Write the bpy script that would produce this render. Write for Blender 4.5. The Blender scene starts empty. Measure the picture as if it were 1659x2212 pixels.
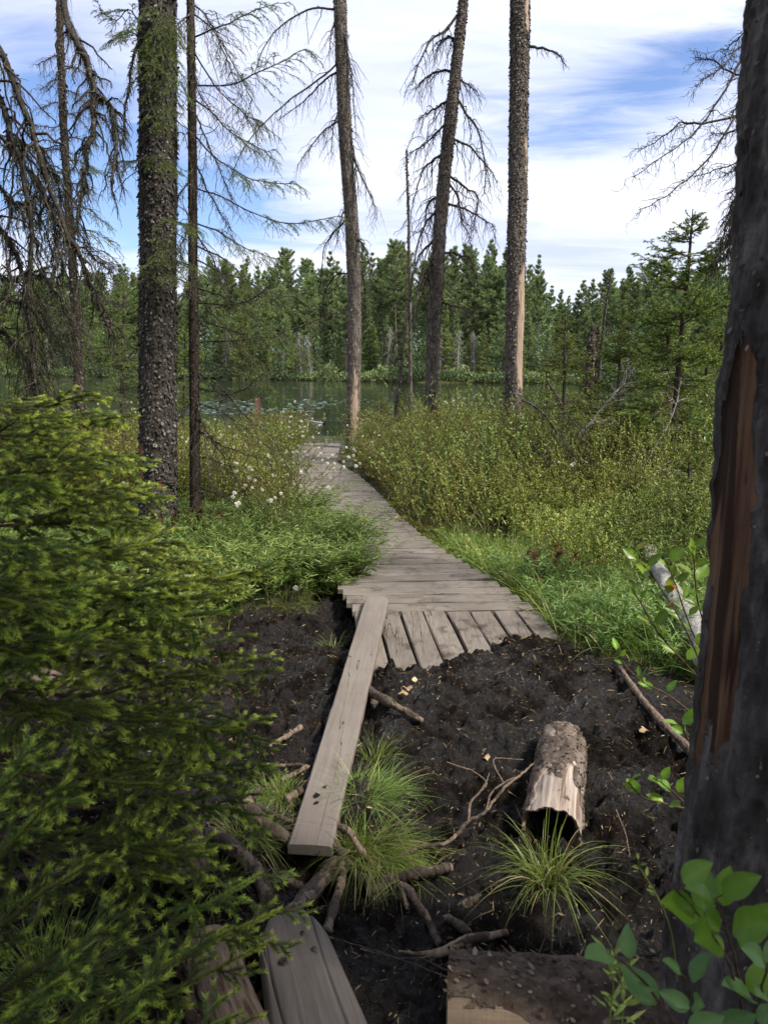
import bpy, math
import numpy as np
from mathutils import Vector, Euler

sc = bpy.context.scene
COL = sc.collection
rng = np.random.default_rng(11)
R = math.radians

# ------------------------------------------------------------------ camera
CAM = np.array([0.0, 0.0, 1.6]); PITCH = R(11.5); FP = 1597.0   # FP: focal length in units of a 1659 x 2212 picture
cd = bpy.data.cameras.new('camera'); cam = bpy.data.objects.new('camera', cd); COL.objects.link(cam)
cam.location = CAM; cam.rotation_euler = (R(90) - PITCH, 0, 0)
cd.sensor_fit = 'VERTICAL'; cd.sensor_height = 36; cd.sensor_width = 27; cd.lens = FP / 2212 * 36
cd.clip_start = 0.05; cd.clip_end = 3000
cd.dof.use_dof = True; cd.dof.focus_distance = 6.0; cd.dof.aperture_fstop = 7.0
sc.camera = cam
sc.view_settings.view_transform = 'Standard'; sc.view_settings.look = 'None'
sc.view_settings.exposure = 0.95; sc.view_settings.gamma = 1.0
sc.cycles.max_bounces = 7; sc.cycles.diffuse_bounces = 3; sc.cycles.glossy_bounces = 3
sc.cycles.transmission_bounces = 3; sc.cycles.transparent_max_bounces = 6
sc.cycles.use_denoising = True
sc.cycles.caustics_reflective = False; sc.cycles.caustics_refractive = False

# ------------------------------------------------------------------ node helper
class NT:
    def __init__(s, tree):
        s.t = tree; tree.nodes.clear()
    def add(s, typ, ins=None, **props):
        n = s.t.nodes.new(typ)
        for k, v in props.items(): setattr(n, k, v)
        for k, v in (ins or {}).items():
            sock = n.inputs[k]
            if isinstance(v, tuple) and len(v) == 2 and hasattr(v[0], 'outputs'):
                s.t.links.new(v[0].outputs[v[1]], sock)
            elif hasattr(v, 'outputs'): s.t.links.new(v.outputs[0], sock)
            else: sock.default_value = v
        return n
    def math(s, op, a, b=None, c=None, clamp=False):
        ins = {0: a}
        if b is not None: ins[1] = b
        if c is not None: ins[2] = c
        return s.add('ShaderNodeMath', ins, operation=op, use_clamp=clamp)
    def ramp(s, fac, stops, interp='LINEAR'):
        n = s.add('ShaderNodeValToRGB', {0: fac}); cr = n.color_ramp; cr.interpolation = interp
        while len(cr.elements) < len(stops): cr.elements.new(0.5)
        for e, (p, c) in zip(cr.elements, stops):
            e.position = p; e.color = (c, c, c, 1) if isinstance(c, (int, float)) else (*c, 1)
        return n
    def mix(s, f, a, b, blend='MIX'):
        n = s.t.nodes.new('ShaderNodeMix'); n.data_type = 'RGBA'; n.blend_type = blend
        for i, v in ((0, f), (6, a), (7, b)):
            if isinstance(v, tuple) and len(v) == 2 and hasattr(v[0], 'outputs'): s.t.links.new(v[0].outputs[v[1]], n.inputs[i])
            elif hasattr(v, 'outputs'): s.t.links.new(v.outputs[0], n.inputs[i])
            elif isinstance(v, tuple): n.inputs[i].default_value = (*v, 1)
            else: n.inputs[i].default_value = v
        class O: pass
        return (n, 2)
    def noise(s, vec, scale, detail=4, rough=0.55, dist=0.0):
        ins = {'Scale': scale, 'Detail': detail, 'Roughness': rough, 'Distortion': dist}
        if vec is not None: ins['Vector'] = vec
        return s.add('ShaderNodeTexNoise', ins)
    def coord(s, out='Object', scale=(1, 1, 1), rot=(0, 0, 0), loc=(0, 0, 0)):
        tc = s.add('ShaderNodeTexCoord')
        return s.add('ShaderNodeMapping', {'Vector': (tc, out), 'Scale': scale, 'Rotation': rot, 'Location': loc})
    def out(s, sh, disp=None):
        s.add('ShaderNodeOutputMaterial', {'Surface': sh})
def newmat(name):
    m = bpy.data.materials.new(name); m.use_nodes = True
    return m, NT(m.node_tree)

# ------------------------------------------------------------------ pixels of a 1659 x 2212 picture -> world
def ray(px, py):
    x = (px - 829.5) / FP; v = (1106 - py) / FP
    return np.array([x, math.cos(PITCH) + v * math.sin(PITCH), -math.sin(PITCH) + v * math.cos(PITCH)])
def at(px, py, Y):
    d = ray(px, py); return CAM + d * (Y / d[1])
def gz(px, py, z=0.0):
    d = ray(px, py); return CAM + d * ((z - CAM[2]) / d[2])

# ------------------------------------------------------------------ world and sun
SUN_EL, SUN_AZ = 50, 118           # degrees above the horizon, degrees clockwise from +Y (towards +X)
w = bpy.data.worlds.new('World'); sc.world = w; w.use_nodes = True
n = NT(w.node_tree)
sky = n.add('ShaderNodeTexSky', sky_type='NISHITA', sun_disc=False, sun_elevation=R(SUN_EL), sun_rotation=R(SUN_AZ), air_density=1.0, dust_density=0.6, ozone_density=1.6)
tc = n.add('ShaderNodeTexCoord')
sep = n.add('ShaderNodeSeparateXYZ', {0: (tc, 'Generated')})
zz = n.math('ADD', n.math('MAXIMUM', (sep, 2), 0.0), 0.10)
u = n.math('DIVIDE', (sep, 0), zz); v = n.math('DIVIDE', (sep, 1), zz)
pv = n.add('ShaderNodeCombineXYZ', {0: u, 1: v, 2: 0.0})
mp = n.add('ShaderNodeMapping', {'Vector': pv, 'Rotation': (0, 0, R(38)), 'Scale': (0.42, 1.0, 1.0), 'Location': (3.1, 0.4, 0)})
warp = n.noise(mp, 1.1, 3, 0.5)
mv = n.add('ShaderNodeMix', {0: 0.28, 4: mp, 5: (warp, 1)}, data_type='VECTOR')
n1 = n.noise((mv, 1), 1.3, 10, 0.60, 0.3)
n2 = n.noise((mv, 1), 5.0, 10, 0.66, 0.8)
az = n.math('ARCTAN2', (sep, 0), (sep, 1)); el = n.math('ARCSINE', (sep, 2))
wob = n.math('MULTIPLY', n.math('SUBTRACT', n1, 0.5), 0.55)
wob2 = n.math('MULTIPLY', n.math('SUBTRACT', n2, 0.5), 0.75)
patch = None
# openings of blue between the clouds: azimuth / elevation of each, radii, tilt, strength
for px, py, ra, rb, tilt, st in ((235, 400, .17, .085, 0.1, 1.25), (1290, 290, .24, .05, 0.35, .95), (1420, 120, .16, .045, .3, .40), (560, 350, .12, .05, .5, .55), (90, 200, .10, .09, .2, .75), (600, 490, .2, .04, 0, .45), (1500, 600, .2, .035, 0.1, .40), (1000, 210, .10, .07, .2, .35)):
    d = ray(px, py); a0 = math.atan2(d[0], d[1]); e0 = math.atan2(d[2], math.hypot(d[0], d[1]))
    da = n.math('SUBTRACT', az, a0); de = n.math('SUBTRACT', el, e0)
    c, s_ = math.cos(tilt), math.sin(tilt)
    p1 = n.math('DIVIDE', n.math('ADD', n.math('MULTIPLY', da, c), n.math('MULTIPLY', de, s_)), ra)
    p2 = n.math('DIVIDE', n.math('SUBTRACT', n.math('MULTIPLY', de, c), n.math('MULTIPLY', da, s_)), rb)
    r2 = n.math('ADD', n.math('MULTIPLY', p1, p1), n.math('MULTIPLY', p2, p2))
    g = n.math('MULTIPLY', n.math('EXPONENT', n.math('MULTIPLY', r2, -0.8)), st)
    patch = g if patch is None else n.math('ADD', patch, g)
cov = n.math('ADD', n.math('SUBTRACT', n.math('MULTIPLY', n1, 1.7), n.math('MULTIPLY', patch, 0.62)), n.math('ADD', wob2, 0.13))
covr = n.ramp(cov, [(0.26, 0.03), (0.46, 0.50), (0.64, 0.88), (0.9, 0.99)])
shade = n.ramp(n.math('ADD', n.math('MULTIPLY', n.noise((mv, 1), 1.0, 6, 0.55), .75), n.math('MULTIPLY', n2, .25)), [(0.40, (0.60, 0.66, 0.88)), (0.53, (0.80, 0.84, 0.96)), (0.62, (1.0, 1.0, 1.0))])
skyc = n.mix(1.0, sky, (0.80, 0.86, 1.06), 'MULTIPLY')
cl = n.mix(1.0, shade, (6.7, 6.75, 7.0), 'MULTIPLY')
allc = n.mix(covr, skyc, cl)
bg = n.add('ShaderNodeBackground', {'Color': allc, 'Strength': 0.10})
n.add('ShaderNodeOutputWorld', {'Surface': bg})

sd = bpy.data.lights.new('sun', 'SUN'); sd.energy = 4.3; sd.angle = R(9); sd.color = (1, .935, .83)
so = bpy.data.objects.new('sun', sd); COL.objects.link(so)
sv = Vector((math.sin(R(SUN_AZ)) * math.cos(R(SUN_EL)), math.cos(R(SUN_AZ)) * math.cos(R(SUN_EL)), math.sin(R(SUN_EL))))
so.rotation_euler = sv.to_track_quat('Z', 'Y').to_euler()

# ------------------------------------------------------------------ objects
def tag(o, label=None, cat=None, group=None, kind=None):
    if label: o['label'] = label
    if cat: o['category'] = cat
    if group: o['group'] = group
    if kind: o['kind'] = kind
    return o
def thing(name, label, cat, loc=(0, 0, 0), group=None):
    o = bpy.data.objects.new(name, None); COL.objects.link(o); o.location = tuple(map(float, loc)); o.empty_display_size = .1
    return tag(o, label, cat, group)
class G:
    """collects vertices and faces of one mesh"""
    def __init__(s): s.V = []; s.F = []; s.T = []; s.n = 0; s.ex = {}
    def add(s, V, F, tint=0.5, mi=0, bark=None):
        V = np.asarray(V, np.float32).reshape(-1, 3); F = np.asarray(F, np.int64)
        if len(V) == 0: return
        s.V.append(V); s.F.append((F + s.n, mi))
        t = np.broadcast_to(np.asarray(tint, np.float32).reshape(-1) if not np.isscalar(tint) else np.float32(tint), (len(V),))
        s.T.append(t)
        s.ex.setdefault(s.n, (len(V), bark)); s.n += len(V)
    def mesh(s, name, mats, origin=(0, 0, 0), smooth=True):
        me = bpy.data.meshes.new(name)
        V = np.concatenate(s.V) - np.asarray(origin, np.float32)
        me.vertices.add(len(V)); me.vertices.foreach_set('co', V.ravel().astype(np.float32))
        L = []; tot = []; mi = []
        for F, m in s.F:
            L.append(F.ravel()); tot.append(np.full(len(F), F.shape[1])); mi.append(np.full(len(F), m))
        L = np.concatenate(L); tot = np.concatenate(tot); mi = np.concatenate(mi)
        me.loops.add(len(L)); me.loops.foreach_set('vertex_index', L.astype(np.int32))
        me.polygons.add(len(tot)); st = np.concatenate([[0], np.cumsum(tot)[:-1]])
        me.polygons.foreach_set('loop_start', st.astype(np.int32))
        me.polygons.foreach_set('material_index', mi.astype(np.int32))
        if smooth is not None:
            me.polygons.foreach_set('use_smooth', np.full(len(tot), bool(smooth)))
        for m in mats: me.materials.append(m)
        a = me.attributes.new('tint', 'FLOAT', 'POINT'); a.data.foreach_set('value', np.concatenate(s.T).astype(np.float32))
        if any(b is not None for _, b in s.ex.values()):
            bk = np.concatenate([np.ones(k, np.float32) if b is None else np.broadcast_to(np.asarray(b, np.float32).ravel(), (k,)) for k, b in s.ex.values()])
            a = me.attributes.new('bark', 'FLOAT', 'POINT'); a.data.foreach_set('value', bk)
        me.update(calc_edges=True)
        return me
    def build(s, name, mats, parent=None, origin=None, label=None, cat=None, group=None, kind=None, smooth=True):
        if not isinstance(mats, (list, tuple)): mats = [mats]
        if origin is None: origin = tuple(parent.location) if parent is not None and parent.parent is None else (0, 0, 0)
        me = s.mesh(name, mats, origin, smooth)
        o = bpy.data.objects.new(name, me); COL.objects.link(o)
        if parent is not None: o.parent = parent
        else: o.location = tuple(map(float, origin))
        return tag(o, label, cat, group, kind)
def copy_tree(o, parent=None):
    c = o.copy(); COL.objects.link(c)
    if parent is not None: c.parent = parent
    for ch in list(o.children): copy_tree(ch, c)
    return c

# ------------------------------------------------------------------ noise
_T = np.random.default_rng(3).random((64, 64, 64)).astype(np.float32)
def vn(p):
    p = np.asarray(p, np.float64); i = np.floor(p).astype(np.int64); f = p - i; f = f * f * (3 - 2 * f)
    i &= 63; j = (i + 1) & 63
    x0, y0, z0 = i[..., 0], i[..., 1], i[..., 2]; x1, y1, z1 = j[..., 0], j[..., 1], j[..., 2]
    fx, fy, fz = f[..., 0], f[..., 1], f[..., 2]
    a = _T[x0, y0, z0] * (1 - fx) + _T[x1, y0, z0] * fx; b = _T[x0, y1, z0] * (1 - fx) + _T[x1, y1, z0] * fx
    c = _T[x0, y0, z1] * (1 - fx) + _T[x1, y0, z1] * fx; d = _T[x0, y1, z1] * (1 - fx) + _T[x1, y1, z1] * fx
    return ((a * (1 - fy) + b * fy) * (1 - fz) + (c * (1 - fy) + d * fy) * fz) * 2 - 1
def fbm(p, oct=4, gain=0.5):
    s = 0; a = 1; t = 0; p = np.asarray(p, np.float64)
    for k in range(oct):
        s = s + a * vn(p * (2.03 ** k) + k * 7.3); t += a; a *= gain
    return s / t

def worley(x, y, seed=0):
    """distance to the nearest of jittered points, in cells"""
    ix = np.floor(x).astype(int); iy = np.floor(y).astype(int); best = np.full(x.shape, 9.0)
    for dx in (-1, 0, 1):
        for dy in (-1, 0, 1):
            cx_, cy_ = (ix + dx), (iy + dy); jx = _T[cx_ & 63, cy_ & 63, (7 + seed) & 63]; jy = _T[cx_ & 63, cy_ & 63, (23 + seed) & 63]
            best = np.minimum(best, (cx_ + jx - x) ** 2 + (cy_ + jy - y) ** 2)
    return np.sqrt(best)
# ------------------------------------------------------------------ shapes, all vectorised
def nrm(v): return v / np.maximum(np.linalg.norm(v, axis=-1, keepdims=True), 1e-9)
def smooth(pts, K, wob=0.0, r=rng):
    """Catmull-Rom through pts, K points, with wobble"""
    P = np.asarray(pts, float); 
    if len(P) == 2: P = np.vstack([P[0], P.mean(0), P[1]])
    E = np.vstack([2 * P[0] - P[1], P, 2 * P[-1] - P[-2]])
    t = np.linspace(0, len(P) - 1, K); i = np.minimum(t.astype(int), len(P) - 2); f = (t - i)[:, None]
    a, b, c, d = E[i], E[i + 1], E[i + 2], E[i + 3]
    Q = 0.5 * (2 * b + (c - a) * f + (2 * a - 5 * b + 4 * c - d) * f * f + (3 * b - a - 3 * c + d) * f ** 3)
    if wob and K > 2:
        w_ = r.normal(0, wob, (K, 3)); w_[0] = 0; k = np.array([.25, .5, .25])
        for ax in range(3): w_[:, ax] = np.convolve(w_[:, ax], k, 'same')
        Q = Q + w_
    return Q
def tang(P):
    T = np.empty_like(P); T[:, 1:-1] = P[:, 2:] - P[:, :-2]; T[:, 0] = P[:, 1] - P[:, 0]; T[:, -1] = P[:, -1] - P[:, -2]
    return nrm(T)
def tubes(g, P, Rr, S=4, tint=0.5, mi=0, cap=False):
    """P (N,K,3), Rr (N,K)"""
    P = np.asarray(P, float)
    if P.ndim == 2: P = P[None]
    N_, K = P.shape[:2]; Rr = np.broadcast_to(np.asarray(Rr, float), (N_, K))
    T = tang(P); ref = np.zeros_like(T); mean = np.abs(nrm(P[:, -1] - P[:, 0]))
    vert = mean[:, 2] > 0.8
    ref[vert] = (1, 0, 0); ref[~vert] = (0, 0, 1)
    X = nrm(np.cross(ref, T)); Y = np.cross(T, X)
    th = np.arange(S) / S * 2 * np.pi
    V = P[:, :, None] + Rr[:, :, None, None] * (np.cos(th)[:, None] * X[:, :, None] + np.sin(th)[:, None] * Y[:, :, None])
    idx = np.arange(N_ * K * S).reshape(N_, K, S); nx = np.roll(idx, -1, 2)
    F = np.stack([idx[:, :-1], nx[:, :-1], nx[:, 1:], idx[:, 1:]], -1).reshape(-1, 4)
    tt = tint if np.isscalar(tint) else np.repeat(np.asarray(tint).reshape(N_, -1).mean(1), K * S)
    g.add(V.reshape(-1, 3), F, tt, mi)
    if cap:
        for e, k in ((0, 0), (1, K - 1)):
            c = V[:, k].reshape(-1, 3); ids = np.arange(N_ * S).reshape(N_, S)
            g.add(c, ids if e else ids[:, ::-1], tint if np.isscalar(tint) else .5, mi)
def blades(g, base, dirs, length, width, bend, K=4, tint=0.5, mi=0, r=rng):
    """grass blades: base (N,3), dirs (N,3) start direction, bend (N,) towards the ground"""
    N_ = len(base); s = np.linspace(0, 1, K)[None, :, None]
    L = np.asarray(length).reshape(-1, 1, 1) * np.ones((N_, 1, 1)); B = np.asarray(bend).reshape(-1, 1, 1) * np.ones((N_, 1, 1))
    d = nrm(dirs)[:, None]; h = d.copy(); h[..., 2] = 0; h = nrm(h + 1e-4)
    P = base[:, None] + d * s * L + (h * 0.5 - np.array([0, 0, 1.0])) * (s ** 2) * L * B
    side = nrm(np.cross(d, np.array([0, 0, 1.0]) + r.normal(0, .3, (N_, 1, 3))))
    wd = np.asarray(width).reshape(-1, 1, 1) * np.sqrt(np.clip(1.02 - s ** 1.6, 0, 1)) * np.array(1.0)
    V = np.stack([P - side * wd / 2, P + side * wd / 2], 2)
    idx = np.arange(N_ * K * 2).reshape(N_, K, 2)
    F = np.stack([idx[:, :-1, 0], idx[:, :-1, 1], idx[:, 1:, 1], idx[:, 1:, 0]], -1).reshape(-1, 4)
    t = np.repeat(np.broadcast_to(np.asarray(tint, float), (N_,)), K * 2)
    g.add(V.reshape(-1, 3), F, t, mi)
def leaves(g, base, dirs, up, length, width, tint=0.5, mi=0, curl=0.15, wide=0.45):
    """elliptic leaves of six points folded along the midrib"""
    N_ = len(base); d = nrm(dirs); s_ = nrm(np.cross(d, up)); u_ = np.cross(s_, d)
    L = np.broadcast_to(np.asarray(length, float), (N_,))[:, None]; W = np.broadcast_to(np.asarray(width, float), (N_,))[:, None] / 2
    pts = [base, base + d * L * (wide - .15) + s_ * W * .92 + u_ * W * .35, base + d * L * (wide + .28) + s_ * W * .72 + u_ * (W * .25 - L * curl * .5), base + d * L - u_ * L * curl,
           base + d * L * (wide + .28) - s_ * W * .72 + u_ * (W * .25 - L * curl * .5), base + d * L * (wide - .15) - s_ * W * .92 + u_ * W * .35]
    V = np.stack(pts, 1); i = np.arange(N_) * 6
    F = np.concatenate([np.stack([i, i + 1, i + 2, i + 3], -1), np.stack([i, i + 3, i + 4, i + 5], -1)])
    g.add(V.reshape(-1, 3), F, np.repeat(np.broadcast_to(np.asarray(tint, float), (N_,)), 6), mi)
def sample(P, i, t):
    K = P.shape[1]; x = np.clip(t, 0, .9999) * (K - 1); k = x.astype(int); f = (x - k)[:, None]
    a = P[i, k]; b = P[i, k + 1]
    return a * (1 - f) + b * f, nrm(b - a)
def kids(P, per, t0, t1, ang, length, K=5, droop=0.2, roll=0.3, taper=0.6, wob=0.03, jit=0.5, r=rng, radial=False, up=0.0):
    """side shoots of polylines P (N,Kp,3): returns polylines (N*per,K,3) and their place t on the parent"""
    N_ = len(P); i = np.repeat(np.arange(N_), per)
    t = np.tile(np.linspace(t0, t1, per), N_) + r.uniform(-.5, .5, N_ * per) * (t1 - t0) / per * jit * 2
    t = np.clip(t, 0.01, 0.995); p, T = sample(P, i, t)
    side = nrm(np.cross(T, np.array([0, 0, 1.0]) + 1e-4)); upv = np.cross(side, T)
    if radial: a = r.uniform(0, 2 * np.pi, len(i))
    else: a = np.where(np.tile(np.arange(per) % 2, N_) == 0, 0, np.pi) + r.normal(0, roll, len(i))
    sd = side * np.cos(a)[:, None] + upv * (np.sin(a)[:, None])
    an = ang + r.normal(0, .15, len(i))
    d = nrm(T * np.cos(an)[:, None] + sd * np.sin(an)[:, None] + np.array([0, 0, up]))
    L = (np.asarray(length) if np.isscalar(length) else np.asarray(length)[i]) * (1 - taper * t) * r.uniform(.6, 1.15, len(i))
    s = np.linspace(0, 1, K)[None, :, None]; L3 = L[:, None, None]
    Q = p[:, None] + d[:, None] * s * L3 + np.array([0, 0, -1.0]) * (s ** 2) * L3 * droop
    w_ = r.normal(0, wob, Q.shape) * L3; w_[:, 0] = 0; w_ = np.cumsum(w_, 1)
    return Q + w_, t, L
def needles(g, P, dens, nl, wd, spread=0.9, mi=0, t0=0.0, fresh=0.6, r=rng, base_tint=None, upbias=.1, tw=.16):
    """needles on all polylines P; tint 0 dark old .. 1 fresh tip"""
    seg = np.linalg.norm(P[:, 1:] - P[:, :-1], axis=2); tot = seg.sum(1)
    n_ = max(1, int(tot.sum() * dens)); i = r.choice(len(P), n_, p=tot / tot.sum()); t = r.uniform(t0, 1, n_) 
    p, T = sample(P, i, t)
    a = r.uniform(0, 2 * np.pi, n_); side = nrm(np.cross(T, np.array([0.03, 0.02, 1.0]))); upv = np.cross(side, T)
    q = side * np.cos(a)[:, None] + upv * np.sin(a)[:, None] * .75 + np.array([0, 0, upbias])
    d = nrm(T * (1 - spread * .45) + q * spread); L = nl * r.uniform(.7, 1.15, n_) * np.where(t > .97, 1.0, 1.0)
    sv_ = nrm(np.cross(d, r.normal(0, 1, (n_, 3)))) * wd * .5
    V = np.stack([p - sv_, p + sv_, p + d * L[:, None] * .65 + sv_ * .8, p + d * L[:, None]], 1)
    bt = r.uniform(0, .35, len(P)) if base_tint is None else base_tint
    tt = np.clip(bt[i] + fresh * np.clip((t - .55) / .45, 0, 1) + r.normal(0, tw * .5, n_), 0, 1)
    idx = np.arange(n_ * 4).reshape(-1, 4)
    g.add(V.reshape(-1, 3), idx, np.repeat(tt, 4), mi)
def lichen_strands(g, P, dens, ln, r=rng, wd=.0022, mi=0):
    seg = np.linalg.norm(P[:, 1:] - P[:, :-1], axis=2); tot = seg.sum(1); n_ = max(1, int(tot.sum() * dens))
    i = r.choice(len(P), n_, p=tot / tot.sum()); t = r.uniform(0, 1, n_)
    # strands grow in clumps
    t = np.clip(np.floor(t * 9) / 9 + r.normal(0, .03, n_), 0, 1)
    p, T = sample(P, i, t); K = 5; s = np.linspace(0, 1, K)[None, :, None]
    L = (ln * r.gamma(2.0, .5, n_))[:, None, None]; h = r.normal(0, .45, (n_, 1, 3)); h[..., 2] = 0
    Q = p[:, None] + h * L * np.sqrt(s) * .55 + np.array([0, 0, -1.0]) * s ** 1.3 * L + np.cumsum(r.normal(0, .06, (n_, K, 3)), 1) * L * .6
    sd_ = nrm(np.cross(Q[:, -1] - Q[:, 0], r.normal(0, 1, (n_, 3))))[:, None] * wd * .5 * (1.2 - s)
    V = np.stack([Q - sd_, Q + sd_], 2); idx = np.arange(n_ * K * 2).reshape(n_, K, 2)
    F = np.stack([idx[:, :-1, 0], idx[:, :-1, 1], idx[:, 1:, 1], idx[:, 1:, 0]], -1).reshape(-1, 4)
    g.add(V.reshape(-1, 3), F, np.repeat(r.uniform(0, 1, n_), K * 2), mi)

def stem(g, C, Rd, nth, amp=.01, freq=8, stretch=.35, barkfn=None, thick=.008, flakes=0, fl=.02, seed=0, mi=0, caps=True, lobes=0.04, flare=0, flake_mi=None, flake_up=False):
    """a trunk or log: centreline C (K,3), radii (K,), bark(theta, s) mask; returns nothing, adds to g"""
    K = len(C); w_ = max(3, K // 12) | 1; Cs = np.stack([np.convolve(np.pad(C[:, q_], w_, 'reflect', reflect_type='odd'), np.hanning(w_ + 2)[1:-1] / np.hanning(w_ + 2).sum(), 'same')[w_:-w_] for q_ in range(3)], 1); T = tang(Cs[None])[0]; ax = nrm(C[-1] - C[0]); ref = np.array([0, 1.0, 0]) if abs(ax[1]) < .8 else np.array([0, 0, 1.0])
    X = nrm(np.cross(ref, T)); Y = np.cross(T, X)
    th = np.arange(nth) / nth * 2 * np.pi; s = np.linspace(0, 1, K)
    dirv = np.cos(th)[None, :, None] * X[:, None] + np.sin(th)[None, :, None] * Y[:, None]
    P0 = C[:, None] + dirv * Rd[:, None, None]
    # noise space: unstretched around, stretched along the axis
    arc = s * np.linalg.norm(np.diff(C, axis=0), axis=1).sum()
    rr = np.mean(Rd); q = np.stack([np.cos(th)[None] * rr + 0 * arc[:, None], np.sin(th)[None] * rr + 0 * arc[:, None], arc[:, None] * stretch + 0 * th[None]], -1) + seed * 1.7
    n1_ = fbm(q * freq, 4, .6); n2_ = fbm(q * freq * .25 + 9, 2); n3_ = np.abs(fbm(q * freq * 2.2 + 4, 3, .6))
    bark = np.ones((K, nth)) if barkfn is None else np.clip(barkfn(th[None] + 0 * s[:, None], s[:, None] + 0 * th[None], n1_), 0, 1)
    lob = 1 + lobes * n2_ * 2
    if flare: lob = lob * (1 + flare * np.exp(-s[:, None] * arc[-1] / .22) * (1 + .55 * np.cos(th[None] * 5 + seed)))
    rad = Rd[:, None] * lob + bark * (thick + amp * n1_ - amp * 1.1 * n3_) + (1 - bark) * amp * .18 * fbm(q * np.array([freq * 3, freq * 3, freq * .6]), 2)
    V = C[:, None] + dirv * rad[..., None]
    idx = np.arange(K * nth).reshape(K, nth); nx = np.roll(idx, -1, 1)
    F = np.stack([idx[:-1], nx[:-1], nx[1:], idx[1:]], -1).reshape(-1, 4)
    g.add(V.reshape(-1, 3), F, np.clip(.5 + n1_.ravel() * .5, 0, 1), mi, bark.ravel())
    if caps:
        for k, o_ in ((0, -1), (K - 1, 1)):
            c = V[k].mean(0); rim = V[k]; inner = c + (rim - c) * .5 + T[k] * (.004 * o_)
            vv = np.vstack([rim, inner, c[None] + T[k] * .004 * o_]); a = np.arange(nth); b = (a + 1) % nth
            if o_ < 0: a, b = b, a
            g.add(vv, np.stack([a, b, b + nth, a + nth], -1), .5, mi, 0.0)
            g.add(vv, np.stack([a + nth, b + nth, np.full(nth, 2 * nth)], -1), .5, mi, 0.0)
    if flakes:
        r = np.random.default_rng(seed + 77)
        ki = r.integers(1, K - 1, flakes * 2); ti = r.integers(0, nth, flakes * 2); ok = bark[ki, ti] > .6; ki = ki[ok][:flakes]; ti = ti[ok][:flakes]
        p = V[ki, ti] + r.normal(0, .004, (len(ki), 3)); nv = dirv[ki, ti]; tv = T[ki]; sv_ = np.cross(tv, nv)
        a = r.normal(0, .7, len(ki)); sg = 1 if flake_up else -1
        d = nrm(sg * tv * np.cos(a)[:, None] + sv_ * np.sin(a)[:, None] + nv * r.uniform(.05, .55, len(ki))[:, None])
        L = fl * np.minimum(r.gamma(4, .25, len(ki)), 2.0); sd_ = nrm(np.cross(d, nv) + 1e-5)
        W = (L * r.uniform(.22, .45, len(ki)))[:, None]; L = L[:, None]
        vv = np.stack([p - sd_ * W * .7, p + sd_ * W * .7, p + d * L * .6 + sd_ * W + nv * L * .12, p + d * L + nv * L * .22 + sd_ * W * r.uniform(-.6, .6, (len(ki), 1)), p + d * L * .65 - sd_ * W + nv * L * .1], 1)
        i = np.arange(len(ki)) * 5
        g.add(vv.reshape(-1, 3), np.stack([i, i + 1, i + 2, i + 3, i + 4], -1), np.repeat(r.uniform(0, 1, len(ki)), 5), mi if flake_mi is None else flake_mi)
    return V

# ------------------------------------------------------------------ materials
def leafmat(name, stops, trans=0.35, rough=0.5, spec=0.35, nscale=None):
    m, n = newmat(name)
    at_ = n.add('ShaderNodeAttribute', attribute_name='tint')
    c = n.ramp((at_, 'Fac'), stops)
    oi = n.add('ShaderNodeObjectInfo')
    hv = n.add('ShaderNodeHueSaturation', {'Color': c, 'Value': n.math('ADD', n.math('MULTIPLY', (oi, 'Random'), .34), .83), 'Hue': n.math('ADD', n.math('MULTIPLY', (oi, 'Random'), .03), .485)})
    p = n.add('ShaderNodeBsdfPrincipled', {'Base Color': hv, 'Roughness': rough, 'Specular IOR Level': spec})
    if trans > 0:
        t = n.add('ShaderNodeBsdfTranslucent', {'Color': hv})
        p = n.add('ShaderNodeMixShader', {0: trans, 1: p, 2: t})
    n.out(p); return m
M = {}
M['needle'] = leafmat('spruce_needles', [(0, (0.039, 0.067, 0.015)), (.4, (0.104, 0.152, 0.025)), (.75, (0.286, 0.366, 0.045)), (1, (0.520, 0.610, 0.080))], .25, .5)
M['needle_dark'] = leafmat('old_spruce_needles', [(0, (0.024, 0.038, 0.017)), (.5, (0.062, 0.094, 0.029)), (1, (0.144, 0.192, 0.046))], .2, .5)
M['needle_light'] = leafmat('light_spruce_needles', [(0, (.062, .095, .022)), (.5, (.150, .205, .040)), (1, (.28, .34, .07))], .3, .5)
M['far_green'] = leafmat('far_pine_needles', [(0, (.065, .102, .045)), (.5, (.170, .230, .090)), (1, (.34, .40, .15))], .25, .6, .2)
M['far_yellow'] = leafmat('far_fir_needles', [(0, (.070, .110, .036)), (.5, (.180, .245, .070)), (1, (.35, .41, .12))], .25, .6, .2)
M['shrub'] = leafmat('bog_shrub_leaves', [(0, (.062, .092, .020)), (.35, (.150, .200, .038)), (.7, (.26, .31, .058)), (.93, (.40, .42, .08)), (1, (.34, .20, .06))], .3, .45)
M['forb'] = leafmat('lance_leaves', [(0, (.055, .100, .022)), (.5, (.140, .215, .045)), (.92, (.27, .35, .08)), (1, (.38, .33, .10))], .3, .4, .45)
M['sedge'] = leafmat('sedge_blades', [(0, (0.053, 0.096, 0.016)), (.5, (0.120, 0.185, 0.029)), (.88, (0.221, 0.284, 0.045)), (1, (0.386, 0.310, 0.153))], .3, .4, .4)
M['broad'] = leafmat('broad_leaves', [(0, (.055, .135, .016)), (.5, (.125, .25, .022)), (.9, (.21, .36, .03)), (1, (.55, .10, .02))], .4, .38, .4)
M['bluegreen'] = leafmat('dull_broad_leaves', [(0, (.05, .105, .028)), (1, (.15, .24, .075))], .3, .45)
M['moss'] = leafmat('moss_tips', [(0, (.07, .085, .012)), (.6, (.20, .21, .03)), (1, (.34, .33, .055))], .15, .8, .1)
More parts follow.
